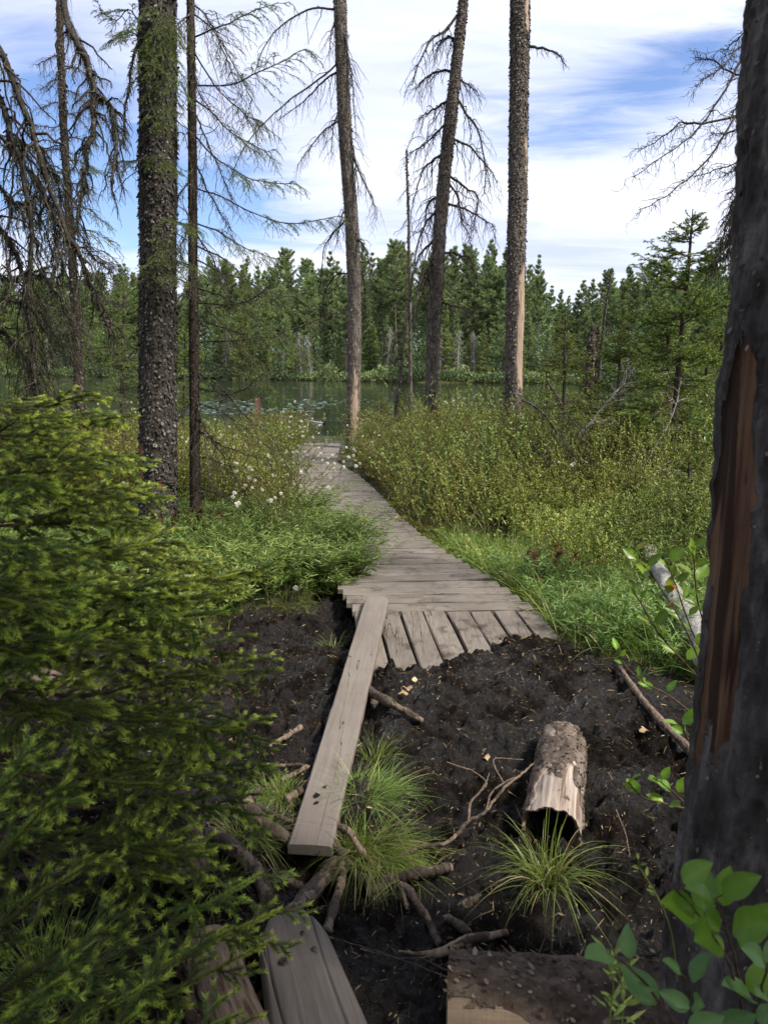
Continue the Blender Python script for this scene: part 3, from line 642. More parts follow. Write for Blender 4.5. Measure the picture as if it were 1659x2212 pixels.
def spruce_geo(H, Rb, seed, nwh=22, per=5, base=.08, r_tr=.03, dens=330, nl=.012, wd=.0022, live=.5, droop=.25, sub=9, top_pow=.9, lean=(0, 0), lich=0, thin=1.0, upturn=.2, bend=.0, trunk_K=24, sub2=True):
    """young spruce standing at the origin: trunk, foliage-bearing crown, dead lower branches"""
    r = np.random.default_rng(seed); 
    C = smooth([(0, 0, 0), (lean[0] * .35 + bend, lean[1] * .3, H * .4), (lean[0] * .8, lean[1] * .7, H * .8), (lean[0], lean[1], H)], trunk_K, H * .0016, r)
    Rd = r_tr * (1 - np.linspace(0, 1, trunk_K)) ** .8 + .0025
    gt = G(); stem(gt, C, Rd, 10, r_tr * .10, 20, caps=False, thick=.001, flare=.3, seed=seed)
    # whorls
    h = np.linspace(base, .985, nwh) + r.normal(0, .35 / nwh, nwh); hh = np.repeat(h, per) + r.normal(0, .25 / nwh, nwh * per); hh = np.abs(hh); hh = np.where(hh > .955, hh - r.uniform(.05, .3, len(hh)), hh)
    hh = hh[~((hh > .74) & (r.random(len(hh)) < .45))]
    p, T = sample(C[None], np.zeros(len(hh), int), hh)
    a = r.uniform(0, 2 * np.pi, len(hh)); L = Rb * (1 - hh) ** top_pow * r.uniform(.55, 1.15, len(hh)) * (.35 + .65 * np.clip((1 - hh) / .2, 0, 1)) + .03 * H / 3
    L = np.where(hh < base + .1, L * .8, L); rise = .75 * hh ** 1.5 - .15 + r.normal(0, .12, len(hh))
    d = nrm(np.stack([np.cos(a), np.sin(a), rise], -1)); K = 8; s = np.linspace(0, 1, K)[None, :, None]; L3 = L[:, None, None]
    B = p[:, None] + d[:, None] * s * L3 + np.array([0, 0, 1.]) * (-droop * s + (droop * .6 + upturn) * s ** 2.2) * L3
    w_ = r.normal(0, .02, B.shape) * L3; w_[:, 0] = 0; B = B + np.cumsum(w_, 1)
    r0 = (.0035 + .006 * L) * thin
    gc = G(); gd = G(); lv = (hh > live * .55 + r.uniform(-.12, .2, len(hh)))
    for msk, gg in ((lv, gc), (~lv, gd)):
        if not msk.any(): continue
        tubes(gg, B[msk], np.linspace(1, .25, K)[None] * r0[msk][:, None], 5, mi=0)
        Q, t, LQ = kids(B[msk], sub, .18, 1.0, .8, L[msk] * .42, 5, .18, .3, .62, .05, r=r); kp = r.random(len(Q)) < np.clip(np.repeat(L[msk], sub) / .38, .28, 1); Q, t, LQ = Q[kp], t[kp], LQ[kp]
        tubes(gg, Q, np.linspace(1, .5, 5)[None] * .0016 * thin, 3, mi=0)
        if sub2: Q2, t2, _ = kids(Q, 4, .25, .95, .75, np.minimum(.075 * (H / 3) ** .3, LQ * .55), 3, .1, .3, .4, .05, r=r); tubes(gg, Q2, np.full((1, 3), .0009), 3, mi=0)
        if gg is gc:
            needles(gc, C[None, int(trunk_K * .86):], dens * 1.3, nl, wd, mi=1, r=r)
            bt = r.uniform(0, .3, len(Q)); needles(gc, B[msk], dens, nl, wd, t0=.35, mi=1, r=r)
            needles(gc, Q, dens, nl, wd, mi=1, r=r, base_tint=bt, fresh=.5)
            if sub2: needles(gc, Q2, dens, nl, wd, mi=1, r=r, base_tint=np.repeat(bt, 4), fresh=.7)
        else:
            if lich: lichen_strands(gd, B[msk], lich, .04, r, .0025, mi=1)
            Q3, _, _ = kids(Q, 3, .3, 1, .9, .06, 3, .1, 1.2, .3, .1, r=r); tubes(gd, Q3, np.full((1, 3), .0009), 3, mi=0)
    return gt, gc, gd
def spruce(name, label, loc, geo, mats=('bark_young', 'twig_brown', 'needle', 'twig_dead', 'lichen'), group=None, cat='tree'):
    t = thing(name, label, cat, loc, group); gt, gc, gd = geo
    for gg, nm, mm in ((gt, 'trunk', [M[mats[0]]]), (gc, 'crown', [M[mats[1]], M[mats[2]]]), (gd, 'dead_branches', [M[mats[3]], M[mats[4]]])):
        if gg.n: gg.build(nm, mm, t, origin=(0, 0, 0))
    return t

# ---- the big lichen-covered trunk on the left
Y = 6.75
b = gpt(342, 1165); Y = b[1]
pts = [at(343, 1185, Y), at(342, 1000, Y), at(341, 700, Y), at(342, 400, Y), at(341, 100, Y), at(338, -260, Y), at(335, -700, Y)]
C = smooth(pts, 560, .0006); dd = Y / math.cos(PITCH)
Rd = np.interp(np.linspace(0, 1, 560), [0, .04, .15, .5, 1], [.172, .156, .150, .145, .124])
def bk(th, s, nn):     # a strip of bare wood low on the left flank, another slit on the right
    a = np.cos(th - R(216)) - .94 ; m1 = ss(-.02, .02, a + .06 * nn) * (ss(.135, .150, s + .01 * nn) * (1 - ss(.185, .20, s + .01 * nn)))
    a2 = np.cos(th - R(292)) - .992; m2 = ss(-.004, .003, a2 + .004 * nn) * (ss(.125, .13, s) * (1 - ss(.14, .145, s)) + ss(.06, .07, s) * (1 - ss(.08, .085, s)))
    return 1 - np.clip(m1 + m2, 0, 1)
big = thing('spruce_tree', 'thickest dark spruce trunk crusted with pale lichen scales, left of the boardwalk', 'tree', C[0])
g = G(); V = stem(g, C, Rd, 150, .016, 16, .45, bk, .010, 26000, .016, 5, 0, False, .03, .22, 1, )
g.build('trunk', [M['bark_lichen'], M['flake_lichen']], big)
g = G()   # bracket fungus
c0 = at(374, 1036, Y) + np.array([0.0, -.07, 0])
for k, (rr_, zz_) in enumerate(((.052, -.022), (.060, -.004), (.050, .016), (.036, .032))):
    th = np.linspace(0, 2 * np.pi, 26)[:-1]; V = []
    for rad, dz in ((1, -.010), (1.04, 0), (.9, .009), (.0, .013)): V.append(np.stack([c0[0] - .012 + np.cos(th) * rr_ * rad * (1 + .05 * np.sin(th * 4 + k)), c0[1] + np.sin(th) * rr_ * rad * .9, c0[2] + zz_ + dz + 0 * th], -1))
    V = np.concatenate(V); i = np.arange(25); j = (i + 1) % 25
    for q in range(3): g.add(V, np.stack([i + q * 25, j + q * 25, j + q * 25 + 25, i + q * 25 + 25], -1), .5) if q == 0 else g.F.append((np.stack([i + q * 25, j + q * 25, j + q * 25 + 25, i + q * 25 + 25], -1) + g.n - 100, 0))
g.build('bracket_fungus', M['twig_dark'], big)['label'] = 'brown layered bracket fungus low on the trunk'
sd_ = 0
for pix, y0, y1, lf in (([(312, 62), (280, 20), (250, 45), (215, 18)], 0, .1, .1), ([(310, 90), (285, 70), (255, 80)], 0, -.2, .2), ([(330, 30), (350, 90), (372, 150), (388, 185)], -.16, -.55, 0), ([(345, 60), (330, 110), (335, 150)], -.16, -.6, 0), ([(355, 150), (372, 200), (365, 255)], -.16, -.6, 0), ([(325, 130), (318, 175), (330, 235), (352, 280)], -.16, -.55, 0),
                        ([(330, 330), (300, 345), (258, 350)], -.1, -.3, .5), ([(325, 335), (345, 345), (372, 362)], -.16, -.5, 0), ([(350, 480), (385, 480), (425, 500)], -.16, -.5, 0), ([(352, 485), (365, 520), (350, 555)], -.16, -.45, 0), ([(345, 575), (375, 565), (410, 575), (440, 600)], -.16, -.5, 0), ([(330, 580), (345, 585), (385, 605)], -.16, -.6, 0), ([(350, 0), (345, 60), (350, 120)], -.16, -.5, 0), ([(320, 10), (350, 30), (375, 70)], -.16, -.4, 0)):
    sd_ += 1; live_limb(big, limb_world(pix, Y + y0, Y + y1, 12, .004), .006, .002, 15, .24, .08, lf, .3, 560, .013, .0022, 'needle_light', seed=sd_, sub=6)
for pix in ([(305, 78), (288, 130), (277, 190), (270, 250), (266, 322)],): dead_limb(big, limb_world(pix, Y - .1, Y - .25, 24, .006), .011, .006, 16, .05, .5, 120, 3, seed=3)
for k in range(9):      # old dead twigs hanging along the flanks
    y = rng.uniform(150, 900); s_ = rng.choice([-1, 1]); x = 342 + s_ * 36
    dead_limb(big, limb_world([(x - s_ * 6, y), (x + s_ * rng.uniform(15, 45), y + rng.uniform(10, 40)), (x + s_ * rng.uniform(20, 70), y + rng.uniform(60, 130))], Y, Y - .2, 10, .01), .005, .002, 6, .14, .6, 0, 3, seed=20 + k)

# ---- slim spruce just right of it, living and dead boughs reaching right
b2 = gpt(424, 1160); Y2 = b2[1] + .05
C = smooth([at(425, 1175, Y2), at(422, 1000, Y2), at(420, 800, Y2), at(418, 600, Y2), at(416, 300, Y2), at(412, 0, Y2), at(408, -300, Y2)], 200, .0015)
slim = thing('spruce_tree', 'slim spruce with long drooping boughs, close beside the thickest lichen-crusted trunk', 'tree', C[0])
g = G(); stem(g, C, np.linspace(.050, .026, 200), 28, .004, 40, .6, None, .003, 2600, .010, 8, 0, False, .03, .35, 1); g.build('trunk', [M['bark_slim'], M['flake_lichen']], slim)
LV = [([(420, 185), (500, 183), (550, 160), (600, 135), (665, 105)], 0, -.3, .35), ([(418, 80), (470, 60), (520, 35), (600, 5)], 0, -.3, .3), ([(420, 110), (470, 190), (520, 240), (565, 268)], 0, -.2, .4), ([(420, 290), (470, 345), (540, 385), (628, 396)], 0, -.5, .4),
      ([(422, 405), (480, 425), (560, 465), (640, 482), (722, 470)], 0, -.6, .5), ([(422, 530), (490, 565), (580, 640), (672, 690)], 0, .5, .15), ([(422, 620), (500, 650), (590, 720), (640, 770)], 0, -.4, .2), ([(422, 560), (510, 600), (620, 640), (660, 620)], 0, .8, .2), ([(424, 690), (520, 720), (620, 740), (715, 805)], 0, -.3, .35), ([(424, 870), (480, 890), (560, 950), (640, 1000)], 0, -.4, .65),
      ([(424, 640), (470, 690), (530, 760), (560, 800)], 0, .3, .25), ([(416, 30), (455, 60), (500, 130), (545, 215)], 0, .3, .3), ([(418, 210), (470, 255), (520, 300), (585, 330)], 0, .4, .4), ([(420, 480), (470, 500), (540, 540), (600, 560)], 0, .3, .3), ([(424, 780), (480, 790), (540, 800), (600, 850)], 0, .2, .5), ([(418, 20), (380, 60), (350, 80)], 0, -.3, .3)]
for k, (pix, y0, y1, lf) in enumerate(LV): live_limb(slim, limb_world(pix, Y2 + y0, Y2 + y1, 18, .008), .0075, .0022, 22, .33 if k != 4 else .24, .10, lf, .42, 430, .013, .0021, 'needle_light' if 4 < k < 12 else 'needle', seed=100 + k, sub=7)
DL = [[(424, 740), (520, 735), (600, 720), (690, 690), (765, 668)], [(424, 655), (500, 660), (570, 630), (585, 600)], [(424, 835), (500, 850), (585, 800)], [(424, 800), (470, 830), (540, 905), (600, 960), (640, 1045)], [(424, 900), (460, 950), (500, 1010), (520, 1060)], [(424, 985), (480, 1000), (560, 1035)], [(426, 1050), (490, 1075), (560, 1130), (615, 1165)], [(424, 930), (480, 960), (560, 990)],
      [(424, 860), (440, 930), (450, 990), (452, 1040)], [(420, 240), (445, 300), (480, 380), (500, 430)], [(420, 350), (460, 430), (500, 500)], [(420, 130), (430, 200), (470, 260)], [(418, 380), (380, 430), (350, 480)], [(420, 500), (460, 560), (480, 640)], [(416, 5), (450, 40), (480, 100), (505, 170)], [(422, 460), (395, 520), (390, 560)], [(424, 610), (390, 640), (370, 650)], [(424, 860), (390, 900), (380, 960)]]
for k, pix in enumerate(DL): dead_limb(slim, limb_world(pix, Y2, Y2 + rng.uniform(-.5, .2), 20, .008), .008, .003, 14, .22, .75, 26, 5, seed=150 + k, m='twig_dead')
g = G(); K = 26; pp = smooth([at(445, 90, Y2 - .1), at(478, 200, Y2 - .3), at(472, 270, Y2 - .35), at(440, 290, Y2 - .3), at(412, 285, Y2 - .2), at(385, 250, Y2 - .25)], K, .001); tubes(g, pp, np.linspace(.0045, .0025, K)[None], 5); g.build('branch', M['twig_grey'], slim)

# ---- three dead trunks in the shrubs, and a thin dead stem
def snag(label, pts, Yb, radii, K, nth, limbs, seed, barkf=None, flakes=5000, lich=45, **kw):
    C = smooth([at(px, py, Yb) for px, py in pts], K, .0012); C[:, 2] += 0
    base = C[0].copy(); base[2] = float(zlow(base[0], base[1])) - .05
    ext = np.linspace(base, C[0], 30)[:-1]; C = np.vstack([ext, C]); 
    sN = np.linspace(0, 1, len(C)); Rd = np.interp(sN, np.linspace(0, 1, len(radii)), radii)
    t = thing('dead_spruce', label, 'dead tree', C[0], 'dead trunks standing in the shrubs near the lake')
    g = G(); stem(g, C, Rd, nth, .012 * kw.get('amp', 1), 18, .4, barkf, .009 * kw.get('amp', 1), flakes * 3, .017 * kw.get('amp', 1), seed, 0, False, .04, .25, 1); g.build('trunk', [M['bark_dead'], M['flake_dead']], t)
    for k, (pix, dy) in enumerate(limbs):
        dead_limb(t, limb_world(pix, Yb, Yb + dy, 24, .012), kw.get('r0', .020), .005, kw.get('per', 15), kw.get('tl', .36), .95, lich, 5, seed=seed * 31 + k, m='twig_dark', fine=.0026)
    return t
def bkA(th, s, nn): a = np.cos(th - R(290)) - .80; return 1 - ss(-.1, .1, a + .5 * nn) * (ss(.00, .03, s) * (1 - ss(.22, .30, s + .08 * nn)))
snag('straight dead spruce trunk with drooping broken limbs, standing left of the leaning dead trunk', [(764, 930), (763, 893), (766, 700), (761, 500), (748, 320), (741, 180), (734, 0), (728, -160)], 14.8, [.135, .128, .124, .114, .106, .102], 420, 72,
     [([(728, 22), (680, 16), (630, 40), (592, 72), (565, 112), (548, 160)], -.5), ([(738, 128), (692, 170), (640, 205), (600, 240), (555, 285), (520, 335), (498, 388)], -1.0), ([(738, 150), (700, 175), (660, 215), (600, 260)], .5), ([(742, 253), (692, 292), (645, 352)], -.4), ([(745, 95), (762, 180), (770, 300)], -.3), ([(752, 310), (780, 380), (800, 422), (815, 470)], -.5), ([(757, 470), (722, 500), (698, 545), (690, 640)], .4), ([(760, 510), (785, 530), (803, 580)], -.4),
      ([(762, 590), (722, 598), (700, 640), (690, 700)], .5), ([(745, 200), (725, 260), (712, 330)], -.3), ([(740, 60), (752, 120), (758, 190)], -.4), ([(745, 240), (765, 330), (775, 420)], -.2), ([(764, 560), (785, 600), (788, 680)], .5), ([(757, 430), (738, 470), (728, 520)], .3), ([(735, 30), (718, 60), (712, 110)], -.3)], 41, bkA)
snag('leaning dead spruce trunk with many curved drooping limbs, middle one of the dead trunks', [(930, 960), (930, 915), (936, 750), (943, 600), (955, 430), (966, 320), (977, 220), (990, 100), (1001, 0), (1012, -140)], 11.6, [.105, .100, .092, .082, .066, .050], 420, 72,
     [([(992, 30), (960, 65), (925, 95), (903, 140), (890, 188)], -.4), ([(985, 155), (945, 155), (920, 170), (903, 188)], .3), ([(975, 215), (940, 235), (905, 255)], .2), ([(978, 248), (945, 285), (910, 315), (878, 338)], -.3), ([(982, 205), (1010, 250), (1035, 290), (1048, 370), (1045, 420)], -.4), ([(972, 300), (1005, 310), (1045, 350), (1075, 392)], .3), ([(966, 330), (935, 345), (910, 375), (885, 460)], .2),
      ([(966, 375), (1000, 400), (1030, 430), (1020, 500)], .4), ([(958, 440), (1000, 450), (1040, 470), (1068, 492)], -.3), ([(952, 450), (920, 480), (900, 540), (888, 620)], -.4), ([(948, 510), (915, 540), (895, 580), (882, 680)], .3), ([(945, 545), (985, 548), (1015, 562), (1027, 600)], -.3), ([(955, 420), (925, 440), (915, 500)], .5), ([(990, 90), (970, 80), (940, 95)], .1), ([(945, 560), (922, 600), (905, 660)], .2), ([(962, 380), (985, 420), (1000, 480), (1018, 520)], .2), ([(940, 655), (975, 660), (1020, 668)], -.1), ([(984, 150), (998, 175), (1028, 196)], .2), ([(940, 570), (920, 580), (900, 640), (893, 720)], -.6)], 43, None)
def bkC(th, s, nn):
    a = np.cos(th - R(315)); m = 0
    for lo, hi, wd, ctr in ((.075, .155, .84, 312), (.235, .37, .88, 312), (.50, .57, .965, 325), (.77, .87, .93, 318)): m = m + ss(-.05, .05, np.cos(th - R(ctr)) - wd + .10 * nn) * ss(lo - .012, lo + .012, s + .03 * nn) * (1 - ss(hi - .02, hi + .02, s + .03 * nn))
    return 1 - np.clip(m, 0, 1)
snag('thick dead trunk with peeled pale patches and one short branch stub high up', [(1106, 940), (1108, 900), (1113, 650), (1117, 450), (1120, 250), (1122, 100), (1123, 0), (1124, -160)], 10.9, [.132, .120, .120, .115, .115, .113], 460, 96,
     [([(1138, 100), (1172, 104), (1203, 118), (1222, 142)], -.2)], 47, bkC, 9000, 30, per=9, tl=.14)
t = thing('dead_sapling', 'very thin pale dead stem between the straight and the leaning dead trunks', 'dead tree', at(887, 920, 13))
C = smooth([at(888, 950, 13), at(887, 895, 13), at(886, 700, 13), at(883, 500, 13), at(880, 400, 13), at(878, 322, 13)], 90, .004)
g = G(); stem(g, C, np.linspace(.038, .012, 90), 14, .006, 30, .6, None, .003, 700, .018, 51, 0, False, .05, 0, 1); g.build('trunk', [M['bark_dead'], M['flake_dead']], t)
for k, pix in enumerate([[(879, 325), (890, 300), (915, 298), (935, 335)], [(880, 430), (905, 410), (935, 395)], [(881, 470), (870, 490), (850, 505)], [(884, 500), (925, 505), (945, 530)], [(884, 570), (865, 580), (848, 600)], [(885, 600), (900, 625), (915, 640)], [(883, 390), (870, 420), (860, 432)]]): dead_limb(t, limb_world(pix, 13, 12.8, 14, .01), .006, .002, 8, .14, .6, 0, 3, seed=300 + k)
t = thing('dead_sapling', 'short dead spruce hung with lichen, in the shrubs between the dead trunks', 'dead tree', at(858, 900, 12))
C = smooth([at(852, 930, 12), at(858, 860, 12), at(868, 800, 12), at(872, 740, 12), at(884, 640, 12)], 60, .006); g = G(); stem(g, C, np.linspace(.03, .008, 60), 12, .005, 30, .6, None, .003, 300, .02, 52, 0, False, .05, 0, 1); g.build('trunk', [M['bark_dead'], M['flake_dead']], t)
for k in range(12): y = 700 + k * 18; dead_limb(t, limb_world([(868, y), (868 + rng.uniform(-25, 25), y + 10), (868 + rng.uniform(-30, 30), y + 60)], 12, 12 + rng.uniform(-.3, .3), 10, .01), .005, .002, 8, .12, .8, 60, 3, seed=330 + k)

# ---- near trunk at the right edge
YN = 1.42
cx = [(1868, -160), (1848, 0), (1796, 400), (1758, 793), (1722, 1300), (1690, 1750), (1655, 2100), (1600, 2700)][::-1]
P = [at(px, py, YN) for px, py in cx]; C = smooth(P, 620, .0003)
zt = C[:, 2]; Rd = np.interp(zt, [-.2, .15, .5, 1.0, 1.6, 3.0], [.262, .212, .183, .168, .158, .148]); Rd = Rd + .008 * np.sin(zt * 3.1)
def bkN(th, s, nn):
    z = zt[np.clip((s * 619).astype(int), 0, 619)]
    c = np.cos(th - R(189)); a = c - np.interp(z, [.3, .8, 1.2, 1.5, 1.66], [.985, .94, .91, .92, .97])
    m1 = ss(-.02, .02, a + .14 * nn + .03 * vn(np.stack([th * 3, z * 5, th * 0 + 7], -1))) * ss(.60, 1.0, z + .25 * nn) * (1 - ss(1.60, 1.63, z + .10 * nn + .06 * np.sin(th * 9)))
    streak = vn(np.stack([th * 7, z * 1.6, th * 0 + 2], -1)); m1 = m1 * (1 - .8 * ss(.28, .42, streak + .2 * nn))
    return 1 - np.clip(m1, 0, 1)
near = thing('spruce_tree', 'large near trunk at the right edge, dark bark with long peeled reddish brown strip', 'tree', C[0])
g = G(); stem(g, C, Rd, 300, .022, 14, .33, bkN, .012, 2200, .007, 61, 0, False, .03, 0, 1); g.build('trunk', [M['bark_near'], M['flake_dead']], near)

# ---- dead limbs reaching left from a tree hidden behind the near trunk
bt = thing('dead_spruce', 'dead tree mostly hidden behind the large near trunk, bare limbs reaching left', 'dead tree', at(1735, 1100, 4.3), 'bare limbed dead spruces near the camera')
C = smooth([at(1735, 1500, 4.3), at(1740, 700, 4.3), at(1745, 100, 4.3), at(1750, -400, 4.3)], 120, .002); g = G(); stem(g, C, np.linspace(.10, .07, 120), 30, .006, 25, .4, None, .004, 800, .02, 66, 0, False, .03, 0, 1); g.build('trunk', [M['bark_dead'], M['flake_dead']], bt)
for k, pix in enumerate([[(1740, 30), (1620, 110), (1552, 215), (1520, 262), (1472, 310), (1420, 345), (1366, 382)], [(1740, 150), (1610, 230), (1560, 300), (1520, 352), (1470, 398), (1425, 435), (1380, 453)], [(1740, 20), (1612, 90), (1556, 145), (1500, 186)], [(1660, 230), (1522, 265), (1470, 268), (1425, 300), (1377, 321)], [(1740, 230), (1600, 280), (1530, 292)], [(1740, 300), (1600, 348), (1500, 382)], [(1740, 120), (1600, 160), (1540, 130), (1500, 125)], [(1740, 60), (1640, 50), (1560, 115)],
                         [(1740, 380), (1620, 370), (1560, 372)], [(1740, 420), (1600, 400), (1575, 430)], [(1740, 60), (1620, 150), (1590, 225), (1575, 260)]]):
    dead_limb(bt, limb_world(pix, 4.3, 3.9 + .1 * k, 28, .006), .007, .0018, 18, .16, .35, 0, 4, seed=360 + k, m='twig_dead', fine=.0012, t0=.3, ang=.7)
for k, pix in enumerate([[(1640, 420), (1590, 450), (1575, 520), (1570, 560)], [(1640, 450), (1580, 470), (1560, 510), (1548, 560)], [(1640, 480), (1590, 500), (1555, 540), (1530, 600)], [(1640, 440), (1590, 430), (1578, 470), (1580, 600)]]):
    dead_limb(bt, limb_world(pix, 4.2, 4.0, 20, .006), .005, .002, 16, .1, .9, 110, 4, seed=380 + k, m='twig_dark', fine=.0012)

# ---- lichen-draped dead spruce at the far left, limbs hanging into view
lt = thing('dead_spruce', 'dead spruce at the left edge, thick crooked limbs hung with shaggy dark lichen', 'dead tree', at(-70, 1000, 4.6), 'bare limbed dead spruces near the camera')
C = smooth([at(-70, 1300, 4.6), at(-75, 600, 4.6), at(-70, 0, 4.6), at(-60, -500, 4.6)], 160, .004); g = G(); stem(g, C, np.linspace(.11, .07, 160), 30, .008, 25, .4, None, .005, 1500, .02, 67, 0, False, .03, .2, 1); g.build('trunk', [M['bark_slim'], M['flake_lichen']], lt)
for k, (pix, r0, r1, li) in enumerate([([(-60, 20), (0, 110), (40, 205), (78, 300), (112, 420), (150, 500), (178, 570), (205, 640), (242, 722)], .020, .008, 170), ([(-60, 120), (0, 205), (30, 300), (55, 400), (68, 540), (60, 680), (80, 862)], .018, .008, 200), ([(-60, 420), (0, 490), (40, 570), (60, 700), (78, 862)], .015, .006, 150), ([(-60, 560), (10, 600), (80, 590), (130, 640), (160, 720)], .012, .004, 130),
                                      ([(-60, 330), (20, 430), (60, 440), (90, 400)], .012, .004, 150), ([(-60, 700), (10, 720), (60, 790), (75, 850)], .010, .004, 120), ([(30, 300), (90, 330), (130, 420), (140, 520)], .009, .004, 200), ([(-60, 240), (30, 330), (100, 430), (130, 560), (120, 640)], .012, .004, 150), ([(100, 420), (135, 500), (210, 560), (240, 590)], .007, .003, 60), ([(-20, 640), (60, 660), (110, 700), (120, 760)], .008, .003, 90)]):
    dead_limb(lt, limb_world(pix, 4.6, 4.2 + .12 * k, 34, .012), r0, r1, 24, .30, .8, li, 6, seed=400 + k, m='twig_dark', fine=.0018, radial=k % 2 == 0)
lh = thing('spruce_tree', 'thin spruce behind the shaggy dead limbs, lichen on its stem and short green boughs', 'tree', at(178, 1045, 9.0))
C = smooth([at(180, 1060, 9), at(172, 850, 9), at(160, 600, 9), at(142, 330, 9), at(132, 100, 9), at(126, -200, 9)], 200, .004); g = G(); stem(g, C, np.linspace(.058, .028, 200), 24, .006, 30, .5, None, .004, 2500, .018, 68, 0, False, .03, .3, 1); g.build('trunk', [M['bark_slim'], M['flake_lichen']], lh)
g = G(); lichen_strands(g, C[None, 100:], 700, .06, np.random.default_rng(5), .004); g.build('lichen', M['lichen'], lh, kind='stuff')
for k, (pix, dy) in enumerate([([(132, -30), (152, 55), (186, 120), (206, 190), (240, 232), (254, 300), (240, 392)], -1.2), ([(150, 50), (205, 192), (203, 260), (186, 330), (180, 402), (160, 520)], -1.0)]):
    dead_limb(lh, limb_world(pix, 9 - 2.6, 9 - 2.6 + dy, 34, .012), .026, .008, 26, .28, .8, 330, 5, seed=430 + k, m='twig_dark', fine=.002, radial=True)
r_ = np.random.default_rng(99)
for k in range(34):
    y = 120 + k * 25; side = 1 if k % 2 else -1; x = float(np.interp(y, [0, 330, 600, 1060], [130, 142, 160, 180])); ln = r_.uniform(50, 90) * (.6 + y / 900) * (1.0 if y < 560 else 1.3)
    pix = [(x, y), (x + side * ln * .5, y + 5), (x + side * ln, y + r_.uniform(-5, 45))]; dy = r_.uniform(-.7, .7)
    if y > 330 and r_.random() < .75: live_limb(lh, limb_world(pix, 9, 9 + dy, 10, .01), .008, .003, 14, .30, .09, .3, .3, 330, .013, .003, 'needle' if y < 560 else 'needle_light', seed=440 + k, sub=6)
    else: dead_limb(lh, limb_world(pix, 9, 9 + dy, 10, .01), .007, .003, 12, .22, .5, 60, 4, seed=440 + k)

# ---- young spruces and snags at the right
def place_spruce(label, px, py, H, Rb, seed, Y=None, toppx=None, name='young_spruce', mats=('bark_young', 'twig_brown', 'needle', 'twig_dead', 'lichen'), group=None, **kw):
    p = gpt(px, py) if Y is None else at(px, py, Y)
    p = np.array([p[0], p[1], float(zlow(p[0], p[1])) - .04])
    kw['dens'] = kw.get('dens', 330) * 1.5; kw['nl'] = kw.get('nl', .012) * 1.15
    if toppx: 
        q = at(toppx[0], toppx[1], p[1]); H = q[2] - p[2]; kw['lean'] = (q[0] - p[0], 0)
    return spruce(name, label, p, spruce_geo(H, Rb, seed, **kw), mats, group)
place_spruce('tallest young spruce at the right, pointed top above dead grey twigs', 1440, 1095, 3.4, 1.02, 701, toppx=(1496, 452), nwh=20, per=8, base=.10, r_tr=.042, dens=560, nl=.016, wd=.0028, live=.16, sub=11, lich=70, droop=.25, top_pow=.72)
place_spruce('slender green spruce between the peeled dead trunk and the broken snag', 1222, 905, 2.3, .62, 702, Y=9.6, toppx=(1221, 668), nwh=20, per=6, base=.15, r_tr=.03, dens=380, nl=.014, wd=.0032, live=.25, sub=9, lich=40)
place_spruce('bushy spruce with long spreading boughs left of the tallest young spruce', 1335, 960, 2.0, .85, 703, Y=8.6, toppx=(1340, 705), nwh=16, per=6, base=.15, r_tr=.03, dens=400, nl=.014, wd=.003, live=.2, sub=10, lich=30, droop=.1)
place_spruce('bright green sapling spruce low in the grass, near the foot of the tallest young spruce', 1376, 1185, .9, .36, 704, toppx=(1372, 1020), nwh=12, per=6, base=.12, r_tr=.012, dens=600, nl=.012, wd=.0022, live=.0, sub=9, mats=('bark_young', 'twig_brown', 'needle_light', 'twig_dead', 'lichen'))
place_spruce('small bright sapling spruce right beside the large near trunk', 1490, 1195, 1.0, .42, 705, toppx=(1487, 985), nwh=13, per=6, base=.1, r_tr=.012, dens=600, nl=.012, wd=.0022, live=.0, sub=9, mats=('bark_young', 'twig_brown', 'needle_light', 'twig_dead', 'lichen'))
place_spruce('sapling spruce standing in the shrubs right behind the straight dead trunk', 820, 905, .8, .32, 706, Y=13.5, toppx=(824, 850), nwh=9, per=6, base=.1, r_tr=.012, dens=420, nl=.016, wd=.004, live=.0, sub=7)
place_spruce('bright full spruce peeking out left of the large near trunk', 1560, 900, 3.6, 1.2, 707, Y=13.5, toppx=(1560, 640), nwh=20, per=7, base=.05, r_tr=.05, dens=330, nl=.018, wd=.0042, live=.0, sub=10, mats=('bark_young', 'twig_brown', 'needle_light', 'twig_dead', 'lichen'))
place_spruce('dense mid green spruce behind the tallest young spruce', 1450, 900, 3.6, 1.3, 708, Y=12.5, toppx=(1442, 655), nwh=20, per=7, base=.05, r_tr=.05, dens=300, nl=.018, wd=.0042, live=.25, sub=10, lich=20)
place_spruce('low spruce by the water right of the peeled dead trunk', 1185, 900, 1.6, .6, 709, Y=14.5, toppx=(1180, 775), nwh=13, per=6, base=.05, r_tr=.03, dens=330, nl=.018, wd=.004, live=.0, sub=9)
place_spruce('leafy low spruce beneath the broken snag', 1280, 930, 1.5, .7, 710, Y=10.6, toppx=(1275, 800), nwh=12, per=6, base=.05, r_tr=.03, dens=330, nl=.016, wd=.0036, live=.1, sub=9, lich=40)
place_spruce('half bare spruce left of the large near trunk, lower boughs grey with lichen', 1520, 1010, 2.6, .8, 711, Y=9.5, toppx=(1528, 700), nwh=18, per=6, base=.1, r_tr=.03, dens=380, nl=.014, wd=.003, live=.75, sub=9, lich=90)
place_spruce('green spruce behind the shaggy dead limbs, left of the thin lichen spruce', 60, 930, 3.0, 1.0, 712, Y=12.0, toppx=(50, 620), nwh=20, per=6, base=.05, r_tr=.04, dens=300, nl=.016, wd=.004, live=.3, sub=9, lich=30)
